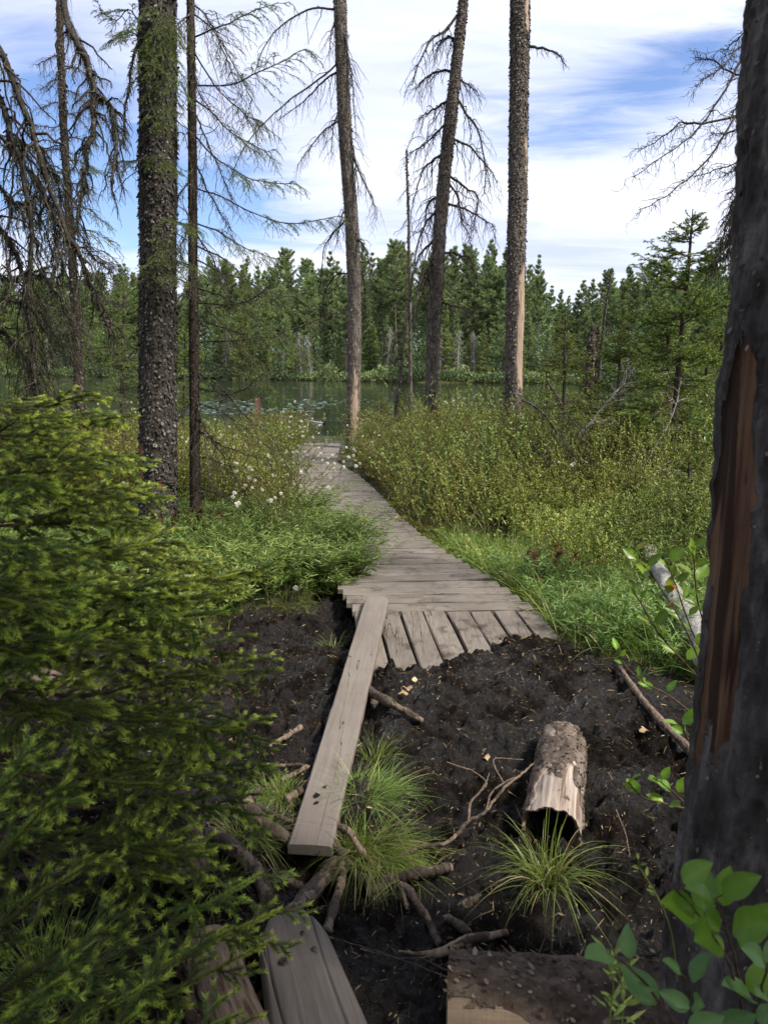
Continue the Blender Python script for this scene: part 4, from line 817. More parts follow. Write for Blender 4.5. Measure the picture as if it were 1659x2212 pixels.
place_spruce('feathery green spruce left of the thickest lichen-crusted trunk', 262, 1000, 3.0, 1.0, 713, Y=10.5, toppx=(268, 600), nwh=20, per=6, base=.05, r_tr=.04, dens=330, nl=.015, wd=.0036, live=.5, sub=10, lich=40, mats=('bark_young', 'twig_brown', 'needle_light', 'twig_dead', 'lichen'))
place_spruce('spruce between the thickest trunk and the slim spruce, farther back in the shrubs', 395, 940, 2.2, .8, 714, Y=13.0, toppx=(400, 700), nwh=16, per=6, base=.05, r_tr=.03, dens=300, nl=.016, wd=.004, live=.2, sub=9)

t = thing('broken_snag', 'dark rotten broken snag with a thin pointed pole leaning on it', 'dead tree', at(1275, 900, 12))
C = smooth([at(1262, 930, 12), at(1272, 840, 12), at(1278, 760, 12), at(1284, 705, 12)], 70, .008); g = G(); stem(g, C, np.interp(np.linspace(0, 1, 70), [0, .7, 1], [.10, .085, .055]), 26, .02, 14, .4, None, .006, 900, .02, 81, 0, True, .1, .2, 1); g.build('trunk', [M['bark_slim'], M['flake_dead']], t)
C = smooth([at(1290, 850, 11.9), at(1300, 740, 11.9), at(1309, 660, 11.9), at(1322, 578, 11.9)], 60, .006); g = G(); tubes(g, C, np.interp(np.linspace(0, 1, 60), [0, .8, 1], [.032, .018, .006])[None], 7); g.build('broken_pole', M['twig_dead'], t)
for k, pix in enumerate([[(1312, 650), (1300, 640), (1290, 655)], [(1316, 620), (1322, 618)], [(1305, 690), (1318, 700), (1312, 722)]]): dead_limb(t, limb_world(pix, 11.9, 11.8, 8, .01), .008, .003, 4, .08, .3, 60, 3, seed=500 + k)

def litter_branch(label, pix, Y0, Y1, r0, r1, seed, per=14, tl=.35, m='twig_dead', lich=30, name='fallen_branch', cat='branch'):
    pts = limb_world(pix, Y0, Y1, 26, .01); t = thing(name, label, cat, pts[0], 'dead grey branches among the right-hand spruces'); dead_limb(t, pts, r0, r1, per, tl, .1, lich, 5, seed=seed, m=m, fine=.0018); return t
litter_branch('long dead branch slanting up from the shrubs toward the tallest young spruce', [(1252, 945), (1300, 880), (1340, 835), (1362, 800)], 8, 8, .016, .006, 520, m='twig_grey')
litter_branch('dark crooked dead branch arching low across the shrubs', [(1130, 865), (1180, 900), (1240, 985), (1300, 1020), (1370, 1020), (1500, 1045)], 7.2, 7.4, .009, .004, 521, 22)
litter_branch('dead branch dipping into the shrubs below the crooked one', [(1180, 820), (1230, 900), (1260, 940), (1290, 1010)], 7.8, 7.5, .010, .004, 522)
litter_branch('thin dead branch nearly level above the grass', [(1150, 960), (1240, 1060), (1330, 1095), (1420, 1090)], 7.0, 7.4, .007, .003, 523)
litter_branch('pale lichen-spotted branch beside the foot of the tallest young spruce', [(1400, 1020), (1450, 1015), (1500, 1030), (1560, 1050)], 7.2, 7.2, .011, .006, 524, m='twig_grey')
litter_branch('grey leaning stick in front of the half bare spruce', [(1310, 1060), (1390, 1000), (1450, 900), (1470, 820)], 7.6, 7.9, .010, .004, 525, m='twig_grey')
litter_branch('short forked dead branch below the sapling spruces', [(1330, 1010), (1350, 1100), (1345, 1170)], 7.0, 6.9, .007, .003, 526)

# ---- the far shore: tall pines, firs, bare snags
def far_tree_geo(H, seed, kind):
    r = np.random.default_rng(seed); gt = G(); gc = G()
    K = 14; C = smooth([(0, 0, -.5), (r.normal(0, .15), r.normal(0, .15), H * .5), (0, 0, H)], K, .03, r)
    tubes(gt, C, np.linspace(.17 if kind == 'pine' else .11, .02, K)[None] * H / 15, 7)
    if kind == 'pine': lo, nwh, per, Rb, pw = r.uniform(.22, .40), 15, 6, H * .19, .85
    elif kind == 'redpine': lo, nwh, per, Rb, pw = r.uniform(.48, .60), 12, 6, H * .15, .45
    else: lo, nwh, per, Rb, pw = .03, 26, 7, H * .17, .85
    hh = np.repeat(np.linspace(lo, .985, nwh), per) + r.normal(0, .012, nwh * per); hh = np.clip(hh, lo, .99)
    p, T = sample(C[None], np.zeros(len(hh), int), hh); a = r.uniform(0, 2 * np.pi, len(hh)); f = (hh - lo) / (1 - lo)
    L = Rb * (1 - f) ** pw * r.uniform(.5, 1.2, len(hh)) + .07
    if kind != 'fir': L *= np.clip(.6 + f * 2.2, 0, 1)
    rise = (.15 + .9 * f ** 2) if kind != 'fir' else (-.15 + .8 * f ** 2)
    d = nrm(np.stack([np.cos(a), np.sin(a), rise + r.normal(0, .1, len(hh))], -1)); K = 6; s = np.linspace(0, 1, K)[None, :, None]; L3 = L[:, None, None]
    B = p[:, None] + d[:, None] * s * L3 + np.array([0, 0, 1.]) * ((-.25 if kind == 'fir' else -.1) * s + .3 * s ** 2) * L3
    tubes(gt, B, np.linspace(.05, .012, K)[None] * H / 15, 4)
    # tufts of needles: many small ragged faces along the outer part of each bough and its side shoots
    Q, t, _ = kids(B, 7, .25, 1.0, .8, L * .40, 4, -.05, .15, .55, .05, r=r); kp = r.random(len(Q)) < np.clip(np.repeat(L, 7) / 1.2, .2, 1); Q = Q[kp]; Q = np.concatenate([Q, B[:, 2:]])
    nt = int(len(Q) * (46 if kind == 'fir' else 50)); i = r.integers(0, len(Q), nt); tt = r.uniform(.05, 1, nt); q, TT = sample(Q, i, tt)
    q = q + r.normal(0, .06, q.shape); dr = nrm(TT * .8 + r.normal(0, .42, q.shape) + np.array([0, 0, .30])); ln = r.uniform(.14, .30, nt) * (H / 15) ** .5 * (.8 if kind == 'fir' else 1.0)
    sd = nrm(np.cross(dr, r.normal(0, 1, q.shape))) * (ln * r.uniform(.06, .12, nt))[:, None]
    V = np.stack([q - sd * .5, q + dr * ln[:, None] * .55 - sd, q + dr * ln[:, None], q + dr * ln[:, None] * .5 + sd], 1)
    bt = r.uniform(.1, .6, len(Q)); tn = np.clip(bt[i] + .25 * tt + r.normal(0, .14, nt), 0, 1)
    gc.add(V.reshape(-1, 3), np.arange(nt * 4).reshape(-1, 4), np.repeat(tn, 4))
    if kind != 'fir':   # dead lower limbs
        hd = r.uniform(.12, lo, 26); p, T = sample(C[None], np.zeros(26, int), hd); a = r.uniform(0, 6.28, 26); d = np.stack([np.cos(a), np.sin(a), r.normal(-.1, .2, 26)], -1)
        s4 = np.linspace(0, 1, 4)[None, :, None]; tubes(gt, p[:, None] + d[:, None] * s4 * r.uniform(.5, 2.0, (26, 1, 1)) - np.array([0, 0, .3]) * s4 ** 2, np.linspace(.025, .008, 4)[None], 3)
    return gt, gc
M['far_trunk'] = twigmat('far_trunk_bark', (.055, .042, .034), (.16, .13, .11), None, 6)
M['far_grey'] = twigmat('far_bleached_wood', (.17, .155, .135), (.34, .32, .29), None, 6)
def mk_far(kind, H, seed):
    gt, gc = far_tree_geo(H, seed, kind); return (gt.mesh('trunk', [M['far_trunk']]), gc.mesh('crown', [M['far_yellow'] if (kind == 'fir' and seed % 2) else M['far_green']]))
FAR = {'pine': [mk_far('pine', 15, 801 + k) for k in range(5)], 'redpine': [mk_far('redpine', 15, 821 + k) for k in range(3)], 'fir': [mk_far('fir', 10, 841 + k) for k in range(5)]}
def mk_snag(seed):
    r = np.random.default_rng(seed); g = G(); H = 7.0; C = smooth([(0, 0, -.4), (r.normal(0, .1), 0, H * .5), (r.normal(0, .35), 0, H)], 12, .03, r); tubes(g, C, np.linspace(.13, .02, 12)[None], 6)
    Q, t, _ = kids(C[None], 70, .12, .98, 1.5, 1.1, 5, .55, .3, .55, .05, r=r, radial=True); tubes(g, Q, np.linspace(.028, .012, 5)[None], 3)
    Q2, _, _ = kids(Q, 5, .2, 1, .9, .3, 3, .8, .6, .4, .08, r=r); tubes(g, Q2, np.full((1, 3), .012), 3); return g.mesh('trunk', [M['far_grey']])
SN = [mk_snag(861 + k) for k in range(3)]
def sight(x, y):
    """pixel column of a far point, and words for what it stands behind"""
    px = 829.5 + FP * x / (y * math.cos(PITCH))
    marks = [(-9e9, 'beyond the shaggy dead limbs'), (210, 'left of the thickest trunk'), (345, 'between thickest trunk and slim spruce'), (425, 'just right of the slim spruce'), (520, 'above the brown lake post'), (610, 'left of the straight dead trunk'), (700, 'behind the straight dead trunk'), (800, 'between straight and leaning dead trunks'), (905, 'behind the leaning dead trunk'),
             (985, 'between leaning and peeled dead trunks'), (1085, 'behind the peeled dead trunk'), (1150, 'just right of the peeled dead trunk'), (1230, 'behind the broken snag'), (1330, 'left of the tallest young spruce'), (1420, 'behind the tallest young spruce'), (1530, 'by the large near trunk')]
    return px, [w_ for a, w_ in marks if px >= a][-1]
SIZE = lambda h, c: 'towering' if h > c * 1.12 else ('medium' if h > c * .9 else 'shorter')
def far_place(kind, x, y, sc_, seed, row):
    r = np.random.default_rng(seed); px, wh = sight(x, y)
    if kind == 'snag':
        me = SN[seed % 3]; o = bpy.data.objects.new('bleached_snag', me); COL.objects.link(o); o.location = (x, y, float(zlow(np.array([x]), np.array([y]))[0])); o.scale = (sc_,) * 3; o.rotation_euler = (r.normal(0, .06), r.normal(0, .06), r.uniform(0, 6))
        tag(o, f'pale bare snag on far shore, {wh}', 'dead tree', 'bleached dead trees on the far shore'); return
    mt, mc = FAR[kind][r.integers(0, len(FAR[kind]))]; H = (15 if kind != 'fir' else 10) * sc_
    nm = {'pine': 'pine_tree', 'redpine': 'pine_tree', 'fir': 'fir_tree'}[kind]; k2 = {'pine': 'layered pine', 'redpine': 'round topped pine', 'fir': 'conical fir'}[kind]
    t = thing(nm, f'{SIZE(H, 14 if kind != "fir" else 8)} {k2}, far {row} row, {wh}', 'tree', (x, y, float(zlow(np.array([x]), np.array([y]))[0])), f'{k2.split(" with")[0]}s of the far shore')
    rz = r.uniform(0, 6.28)
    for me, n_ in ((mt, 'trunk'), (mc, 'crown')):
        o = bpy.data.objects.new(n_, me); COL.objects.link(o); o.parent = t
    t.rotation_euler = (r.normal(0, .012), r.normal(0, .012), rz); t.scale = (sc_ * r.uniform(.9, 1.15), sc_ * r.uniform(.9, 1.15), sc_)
r = np.random.default_rng(21); seed = 0
def shore_x(px0, px1, n_):
    """points spread along the far shore by bearing"""
    for px in np.linspace(px0, px1, n_):
        px = px + r.uniform(-.5, .5) * (px1 - px0) / n_; k = (px - 829.5) / FP; y = 80.
        for _ in range(12): y = float(far_shore(np.array([k * y]))[0])
        yield k, y
for row, off, n_, mixk, hs in (('front', 2.0, 78, ('fir', 'fir', 'fir', 'pine'), (.42, .85)), ('second', 7, 56, ('pine', 'pine', 'fir', 'redpine'), (.72, .98)), ('third', 14, 48, ('pine', 'pine', 'redpine'), (.84, 1.08)), ('fourth', 23, 48, ('pine', 'redpine', 'pine'), (.92, 1.14)), ('back', 34, 44, ('pine', 'pine'), (.95, 1.15))):
    for k, y in shore_x(-60, 1720, n_):
        seed += 1; yy = y + off + r.uniform(-2, 3.5) * (1 if row != 'front' else .5); x = k * yy; kd = mixk[r.integers(0, len(mixk))]
        boost = float(np.interp(k, [-.5, -.3, -.15, 0, .16, .2, .235, .27, .36, .5], [.98, .95, .90, .92, .92, .82, .55, .66, .70, .78])) * (1 + .05 * math.sin(k * 61 + off))
        far_place(kd, x, yy, r.uniform(*hs) * boost * (1.0 if kd != 'fir' else (1.0 if row == 'front' else 1.15)), seed, row)
for px in (255, 470, 492, 615, 675, 950, 985, 1022, 1172, 1345, 120, 838, 655):
    k = (px - 829.5) / FP; y = 80.
    for _ in range(12): y = float(far_shore(np.array([k * y]))[0])
    yy = y + r.uniform(.3, 2.0); seed += 1; far_place('snag', k * yy, yy, r.uniform(.40, .85), seed, '')
# shore scrub: one ragged mass along the water line, and the deep wood behind everything
g = G(); ks = np.concatenate([r.uniform(-.60, .60, 30000)]); yb = np.full(len(ks), 80.)
for _ in range(12): yb = far_shore(ks * yb)
yy = yb + r.gamma(1.6, .8, len(ks)) - .5; x = ks * yy; z = zlow(x, yy) + r.uniform(0, 1, len(ks)) ** 1.5 * (.5 + 1.5 * np.clip(vn(np.stack([x * .5, yy * .3, x * 0], -1)) + .2, 0, 1))
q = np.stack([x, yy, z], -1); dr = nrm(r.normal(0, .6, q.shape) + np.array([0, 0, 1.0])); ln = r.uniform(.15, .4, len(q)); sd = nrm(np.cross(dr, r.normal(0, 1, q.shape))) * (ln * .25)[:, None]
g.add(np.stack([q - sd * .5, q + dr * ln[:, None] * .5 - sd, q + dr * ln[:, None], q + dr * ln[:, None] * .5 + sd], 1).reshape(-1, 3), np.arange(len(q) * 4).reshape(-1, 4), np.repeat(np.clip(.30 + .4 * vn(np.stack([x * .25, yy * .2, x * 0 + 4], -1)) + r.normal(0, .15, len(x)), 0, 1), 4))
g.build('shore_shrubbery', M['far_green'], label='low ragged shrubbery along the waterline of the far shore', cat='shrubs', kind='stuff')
g = G(); n_ = 200000; ks = r.uniform(-.72, .72, n_); yb = np.full(n_, 80.)
for _ in range(12): yb = far_shore(ks * yb)
yy = yb + r.uniform(5, 60, n_) ; x = ks * yy; z = zlow(x, yy) + r.uniform(0, 1, n_) * np.clip(2 + (yy - yb) * .30, 0, 10) * (1 - .4 * np.exp(-((ks - .25) / .07) ** 2))
q = np.stack([x, yy, z], -1); dr = nrm(r.normal(0, .8, q.shape) + np.array([0, 0, .7])); ln = r.uniform(.22, .40, n_) * (1 + (yy - yb) / 40); sd = nrm(np.cross(dr, r.normal(0, 1, q.shape))) * (ln * .16)[:, None]
g.add(np.stack([q - sd * .5, q + dr * ln[:, None] * .5 - sd, q + dr * ln[:, None], q + dr * ln[:, None] * .5 + sd], 1).reshape(-1, 3), np.arange(n_ * 4).reshape(-1, 4), np.repeat(r.uniform(0, .45, n_), 4))
g.build('forest_understory', M['far_green'], label='deep green understory filling the far wood behind the trunks', cat='forest', kind='stuff')
# trees around and behind the viewpoint: they shade the mud, as the wood does in the photograph
for k, (x, y, s_) in enumerate(((-2.4, -1.6, .62), (3.0, -1.2, .62), (6.5, -.8, .5), (-4.6, .6, .6), (-1.0, -5.2, .8), (2.6, -5.6, .85), (5.8, -3.4, .8), (-5.6, -3.6, .8), (8.5, -3.5, .7), (-6.6, 3.6, .5))):
    mt, mc = FAR['redpine' if k in (3, 9, 10) else 'pine'][k % 3]; t = thing('pine_tree', ['tall pine of the wood behind the viewpoint', 'tall pine of the wood beside the viewpoint'][k % 2], 'tree', (x, y, -.1), 'pines of the wood around the viewpoint')
    for me, nm in ((mt, 'trunk'), (mc, 'crown')): o = bpy.data.objects.new(nm, me); COL.objects.link(o); o.parent = t
    t.scale = (s_ * 1.15, s_ * 1.15, s_); t.rotation_euler = (0, 0, k * 1.3)

# far trees that would share a label are told apart by their order from left to right
from collections import defaultdict
_by = defaultdict(list)
for o in sc.objects:
    if o.parent is None and str(o.get('group', '')).endswith('far shore') and 'label' in o: _by[o['label']].append(o)
ORD = ['leftmost', 'second from left', 'third from left', 'fourth from left', 'fifth from left', 'sixth from left', 'seventh from left']
for lb, obs in _by.items():
    if 1 < len(obs) <= 7:
        obs.sort(key=lambda o: o.location.x / o.location.y)
        for k, o in enumerate(obs): o['label'] = lb + ', ' + (ORD[k] if k < len(obs) - 1 else 'rightmost')

# ------------------------------------------------------------------ foreground wood
def log_obj(name, label, A, B, r0, r1, mat, seed, nth=90, K=160, amp=.006, bark=None, thick=.006, flakes=0, fl=.02, cat='log', group=None, flake='flake_log', flat=None, bendv=(0, 0, 0), freq=18, lobes=.04, up=True):
    A = np.asarray(A, float); B = np.asarray(B, float); L = np.linalg.norm(B - A)
    C = smooth([(0, 0, 0), (bendv[0], bendv[1], L / 2), (0, 0, L)], K, .0004); Rd = np.linspace(r0, r1, K) * (1 + .02 * np.sin(np.linspace(0, 9, K)))
    g = G(); V = stem(g, C, Rd, nth, amp, freq, .35, bark, thick, flakes, fl, seed, 0, True, lobes, 0, 1 if flakes else None)
    if flat is not None: flat(g)
    o = g.build(name, [M[mat], M[flake]], label=label, cat=cat, group=group); o.location = A
    o.rotation_euler = Vector(B - A).to_track_quat('Z', 'Y').to_euler(); return o
def root(name, label, pix, lifts, r0, r1, seed, mat='root', K=60, nth=16, forks=(), cat='root', group='weathered roots and sticks in the mud', wob=.0015, amp=.2, prof=None):
    """crooked root or stick lying on the mud through the given pixels"""
    lifts = np.interp(np.linspace(0, 1, len(pix)), np.linspace(0, 1, len(lifts)), lifts)
    P = smooth([gpt(px, py, l) for (px, py), l in zip(pix, lifts)], K, wob, np.random.default_rng(seed)); g = G()
    Rd = np.linspace(r0, r1, K) if prof is None else np.interp(np.linspace(0, 1, K), np.linspace(0, 1, len(prof)), prof)
    stem(g, P, Rd * (1 + .12 * np.sin(np.linspace(0, 17, K) + seed)), nth, r0 * amp, 30, .3, lambda th, s, nn: ss(-.1, .1, nn - .0), r0 * .08, 0, 0, seed, 0, True, .12)
    o = g.build(name, M[mat], origin=P[0], label=label, cat=cat, group=group)
    for k, (fp, fr0, fr1) in enumerate(forks):
        Q = smooth([gpt(px, py, lifts.mean() + .01 * i) for i, (px, py) in enumerate(fp)], 24, .001, np.random.default_rng(seed + k + 1)); g = G(); tubes(g, Q, np.linspace(fr0, fr1, 24)[None], 6)
        f = g.build('fork', M[mat], o, origin=P[0]); f.location = (0, 0, 0)
    return o
# hewn log at the bottom with a worn flat top
def bar(name, label, A, B, wA, wB, hgt, mat, seed, nk=50, round_=.35, nc=170, cat='log', arch=.18, tip=None, amp=.003):
    """half-round hewn timber: flattened top, worn edges, sunk in the mud"""
    r = np.random.default_rng(seed); A = np.asarray(A, float); B = np.asarray(B, float); L = np.linalg.norm(B - A); g = G(); V = np.zeros((nk, nc, 3)); th = np.linspace(-.35 * np.pi, 1.35 * np.pi, nc)
    for k in range(nk):
        s = k / (nk - 1); w_ = (wA + (wB - wA) * s) / 2; 
        if tip is not None: w_ *= 1 - tip * (1 - s * 6) ** 2 if s < 1 / 6 else 1
        x = np.sign(np.cos(th)) * np.abs(np.cos(th)) ** round_ * w_; z = np.where(np.sin(th) > 0, arch * hgt * np.sin(th) ** .8 * (1 - .35 * (np.cos(th)) ** 2), 0) + np.minimum(np.sin(th), 0) * hgt
        z = np.where(np.abs(x) > w_ * .86, z - (np.abs(x) / w_ - .86) * hgt * .75, z)
        V[k, :, 0] = x; V[k, :, 1] = s * L; V[k, :, 2] = z
    q = V.copy(); q[..., 1] *= .3; V[..., 2] += amp * 2 * fbm(q * 14 + seed, 3); V[..., 0] += amp * 2 * fbm(q * 10 + seed + 5, 2)
    # drying cracks run the length of the top as narrow grooves
    for c0 in r.uniform(-.36, .36, 7):
        xs = c0 * (wA + wB) / 2 + .008 * np.sin(V[..., 1] * 6 + c0 * 40); dd_ = r.uniform(.4, 1.2) * ss(.0, .3, np.sin(V[..., 1] * r.uniform(2, 5) + c0 * 20) + .6); V[..., 2] -= .008 * dd_ * np.exp(-((V[..., 0] - xs) / .0028) ** 2)
    idx = np.arange(nk * nc).reshape(nk, nc); F = np.stack([idx[:-1, :-1], idx[1:, :-1], idx[1:, 1:], idx[:-1, 1:]], -1).reshape(-1, 4); g.add(V.reshape(-1, 3), F, .6)
    g.add(V[0] + np.array([0, 0, 0]), [tuple(range(nc))[::-1]], .6); g.add(V[-1], [tuple(range(nc))], .6)
    o = g.build(name, M[mat], label=label, cat=cat); o.location = A; o.rotation_euler = Vector(B - A).to_track_quat('Y', 'Z').to_euler(); return o
A = gz(622, 1992, .045); B = gz(722, 2370, .075)
hew = bar('hewn_log', 'broad hewn log with long drying cracks, below the near end of the plank', A, B, .185, .250, .10, 'hewn', 4, 160, .5, tip=.28, arch=.30)
bpy.context.view_layer.update(); hi_ = hew.matrix_world.inverted()
for k, (px, py, s_) in enumerate(((612, 2078, .011), (680, 2052, .008), (653, 2017, .005), (548, 2085, .011))):   # knots
    o_ = hi_ @ Vector(CAM); hit, loc, nor, _ = hew.ray_cast(o_, (hi_.to_3x3() @ Vector(ray(px, py))).normalized())
    if not hit: continue
    p = np.array(loc); nv = np.array(nor); ax_ = nrm(np.cross(nv, (1, 0, 0))); bx_ = np.cross(nv, ax_)
    g = G(); th = np.arange(14) / 14 * 2 * np.pi; V = []
    for a, h in ((1.5, -.006), (1.15, .001), (.8, .006), (.35, .002)): V.append(p + (ax_[None] * np.cos(th)[:, None] * 1.25 + bx_[None] * np.sin(th)[:, None]) * (s_ * a * (1 + .15 * np.sin(th * 3 + k)))[:, None] + nv * h)
    V = np.concatenate(V); i = np.arange(14); j = (i + 1) % 14
    F = np.concatenate([np.stack([i + 14 * q, j + 14 * q, j + 14 * q + 14, i + 14 * q + 14], -1) for q in range(3)]); g.add(V, F, .2); g.add(V[-14:], [tuple(range(14))], .2)
    o = g.build('knot', M['twig_dark'], None, origin=(0, 0, 0)); o.parent = hew
_q = Vector(gz(1560, 2235, .045) - gz(968, 2190, .035)).to_track_quat('Z', 'Y'); _l = _q.inverted() @ Vector((0, -.75, .65)); BT = math.atan2(_l.y, _l.x)
def bkR(th, s, nn): return 1 - ss(-.15, .1, np.cos(th - 1.2) - .1 + nn)
log_obj('rotten_log', 'rough rotten log with splintered grain, half under spruce boughs left of the hewn log', gz(447, 2052, .02), gz(548, 2330, .03), .070, .085, 'root', 5, 80, 160, .016, bkR, .004, 500, .03, lobes=.10, freq=26)
log_obj('bark_log', 'thick horizontal log with flaking brown bark and a bare pale patch at its sawn end', gz(968, 2190, .035), gz(1560, 2235, .045), .118, .128, 'bark_bottom', 6, 220, 330, .013, lambda th, s, nn: 1 - ss(-.06, .06, .40 - np.abs(((th - BT + np.pi) % (2 * np.pi)) - np.pi) + .35 * nn - .75 * ss(.18, .46, s)) , .010, 1800, .012, freq=16, lobes=.10)
# hollow log: a shell of wood, open and dark at the near end
A = gz(1190, 1800, .035); B = gz(1214, 1604, .055); L = float(np.linalg.norm(B - A)); K = 150; nth = 120; th = np.arange(nth) / nth * 2 * np.pi
C = np.stack([0 * np.linspace(0, 1, K), 0 * np.linspace(0, 1, K), np.linspace(0, L, K)], -1); Rd = np.linspace(.098, .090, K)
def bkH(t_, s, nn): return ss(-.10, .10, nn * 1.7 + .75 * (s - .36) + .10 * np.sin(t_ * 3 + 1))
hl = thing('hollow_log', 'short hollow log with peeling bark lying in the mud, dark open end toward the viewer', 'log', A)
g = G(); V = stem(g, C, Rd, nth, .007, 20, .4, bkH, .009, 1800, .008, 7, 0, False, .035, 0, 1); g.add(V[-1], [tuple(range(nth))], .4, 0, 0.0)
zo = .016 * vn(np.stack([np.cos(th) * 2.2, np.sin(th) * 2.2, th * 0], -1)) + .010 * vn(np.stack([np.cos(th) * 9, np.sin(th) * 9, th * 0 + 3], -1)); shell = g.build('shell', [M['bark_log'], M['flake_log']], hl, origin=(0, 0, 0))
g = G(); inn = [V[0]]; 
for q, (f, dz) in enumerate(((.94, .002), (.90, .004), (.87, .05), (.85, .15), (.8, .32), (.4, .42), (.05, .43))): inn.append(np.stack([V[0][:, 0] * f, V[0][:, 1] * f, 0 * th + dz], -1))
for q in range(3): inn[q] = inn[q] + np.stack([0 * th, 0 * th, zo], -1)
for q in range(nth): shell.data.vertices[q].co.z += float(zo[q])
inn = np.concatenate(inn); i = np.arange(nth); j = (i + 1) % nth
for q in range(7): g.add(inn, np.stack([i + q * nth, i + q * nth + nth, j + q * nth + nth, j + q * nth], -1), .3, 0, 0.0) if q == 0 else g.F.append((np.stack([i + q * nth, i + q * nth + nth, j + q * nth + nth, j + q * nth], -1) + g.n - len(inn), 0))
g.build('hollow', M['rot'] if 'rot' in M else M['bark_bottom'], hl, origin=(0, 0, 0))
hl.rotation_euler = Vector(B - A).to_track_quat('Z', 'Y').to_euler()

RT = [('root', 'thick knotty root curving down to the right beside the spruce boughs', [(432, 1792), (480, 1815), (520, 1845), (556, 1890), (580, 1940)], [.05, .07, .05, .02], .026, .022),
      ('root', 'dark split root running under the near end of the plank from the left', [(534, 1738), (560, 1768), (600, 1800), (650, 1830)], [.04, .05, .03], .026, .020),
      ('root', 'thin grey root arching above the split root left of the plank', [(545, 1737), (575, 1750), (605, 1765), (632, 1775)], [.06, .07, .05], .009, .007),
      ('stick', 'short grey stick end left of the left-hand grass tuft', [(528, 1742), (545, 1722), (562, 1702)], [.03, .05], .013, .009),
      ('branch_stub', 'thick broken branch with splintered end between the plank and the hewn log', [(612, 1990), (650, 1950), (695, 1900), (738, 1852)], [.03, .05, .09], .024, .026),
      ('branch_stub', 'narrower broken branch propped right of the splintered one', [(706, 2012), (718, 1970), (733, 1920), (742, 1882)], [.02, .04, .07], .013, .015),
      ('root', 'grey root curving out from beneath the plank into the right-hand grass', [(722, 1782), (752, 1795), (775, 1830), (805, 1870)], [.05, .06, .03], .013, .010),
      ('root', 'dark root going down from the plank end into the hole', [(716, 1805), (735, 1840), (760, 1880), (790, 1905), (818, 1940)], [.05, .05, .0], .015, .012),
      ('driftwood', 'smooth grey wood piece lying level below the right-hand grass tufts', [(795, 1925), (850, 1900), (915, 1885), (975, 1872)], [.03, .05, .05], .020, .012),
      ('root', 'thin straight root slanting down right below the level grey piece', [(873, 1912), (900, 1950), (925, 1990), (948, 2040)], [.05, .03, .01], .011, .010),
      ('root', 'thin upright root tip beside the slanting one', [(866, 1908), (872, 1935), (880, 1962)], [.06, .02], .009, .007),
      ('root', 'short pale root poking from the mud left of the wet curved branch top', [(945, 1976), (975, 1988), (1008, 2010)], [.02, .03], .009, .012),
      ('branch', 'wet dark curved branch lying on the mud above the thick bark log', [(862, 2056), (905, 2060), (950, 2058), (1000, 2035), (1045, 2025), (1094, 2014)], [.02, .04, .03], .006, .010),
      ('stick', 'pale thin stick meeting the left side of the plank', [(577, 1652), (610, 1654), (645, 1652), (668, 1657)], [.02, .03], .007, .006),
      ('stick', 'crooked brown stick in the mud left of the middle of the plank', [(583, 1612), (605, 1598), (622, 1590), (650, 1570)], [.02, .03], .007, .011),
      ('stick', 'dark stick just below the pale thin stick', [(608, 1685), (635, 1672), (664, 1656)], [.02, .03], .010, .009),
      ('stick', 'thick stub of wood touching the plank beside the left-hand grass tuft', [(618, 1728), (635, 1716), (652, 1708)], [.02, .03], .012, .013),
      ('broken_branch', 'broken tapering branch coming from beneath the plank onto the open mud', [(792, 1492), (825, 1508), (862, 1530), (912, 1556)], [.035, .04, .02], .026, .012),
      ('root', 'rounded brown root hump below the near end of the plank', [(590, 1905), (612, 1900), (640, 1912), (660, 1930)], [.0, .02, -.02], .018, .014),
      ('root', 'buried root hump right of the slanting thin root', [(990, 1965), (1020, 1945), (1055, 1940)], [-.005, .01, -.01], .014, .010),
      ('root', 'dark root leaving the spruce shade at the lower left', [(300, 1835), (360, 1810), (400, 1795), (450, 1790)], [.03, .05], .016, .018),
      ('stick', 'broken stick of bright split wood at the lower left under the boughs', [(70, 1985), (95, 1950), (122, 1905)], [.03, .10], .010, .012),
      ('stick', 'grey stick lying low at the left edge under the boughs', [(-20, 1900), (40, 1896), (110, 1890), (200, 1885)], [.03, .05], .010, .008),
      ('stick', 'small chip of pale wood in the mud above the hollow log', [(1018, 1640), (1035, 1630), (1050, 1618)], [.01, .02], .010, .006)]
prof = {4: (.019, .021, .023, .026, .030), 12: (.004, .006, .013, .017, .013, .010)}
for k, (nm, lb, pix, lf, r0, r1) in enumerate(RT): root(nm, lb, pix, lf, r0, r1, 40 + k, 'bark_bottom' if k in (12, 1, 7) else 'root', prof=prof.get(k), cat={'root': 'root', 'driftwood': 'driftwood'}.get(nm, 'stick'))
g = G(); r = np.random.default_rng(8); c = gpt(738, 1856, .09); nb = 34; b_ = c + r.normal(0, .014, (nb, 3)); d_ = nrm(r.normal(0, .5, (nb, 3)) + np.array([.25, -.2, .1])); leaves(g, b_, d_, r.normal(0, 1, (nb, 3)), r.uniform(.02, .06, nb), r.uniform(.003, .009, nb), r.uniform(.7, 1, nb), curl=0)
g.build('splinters', M['straw'], label='pale splinters of torn wood at the end of the broken branch', cat='splinters', kind='stuff')
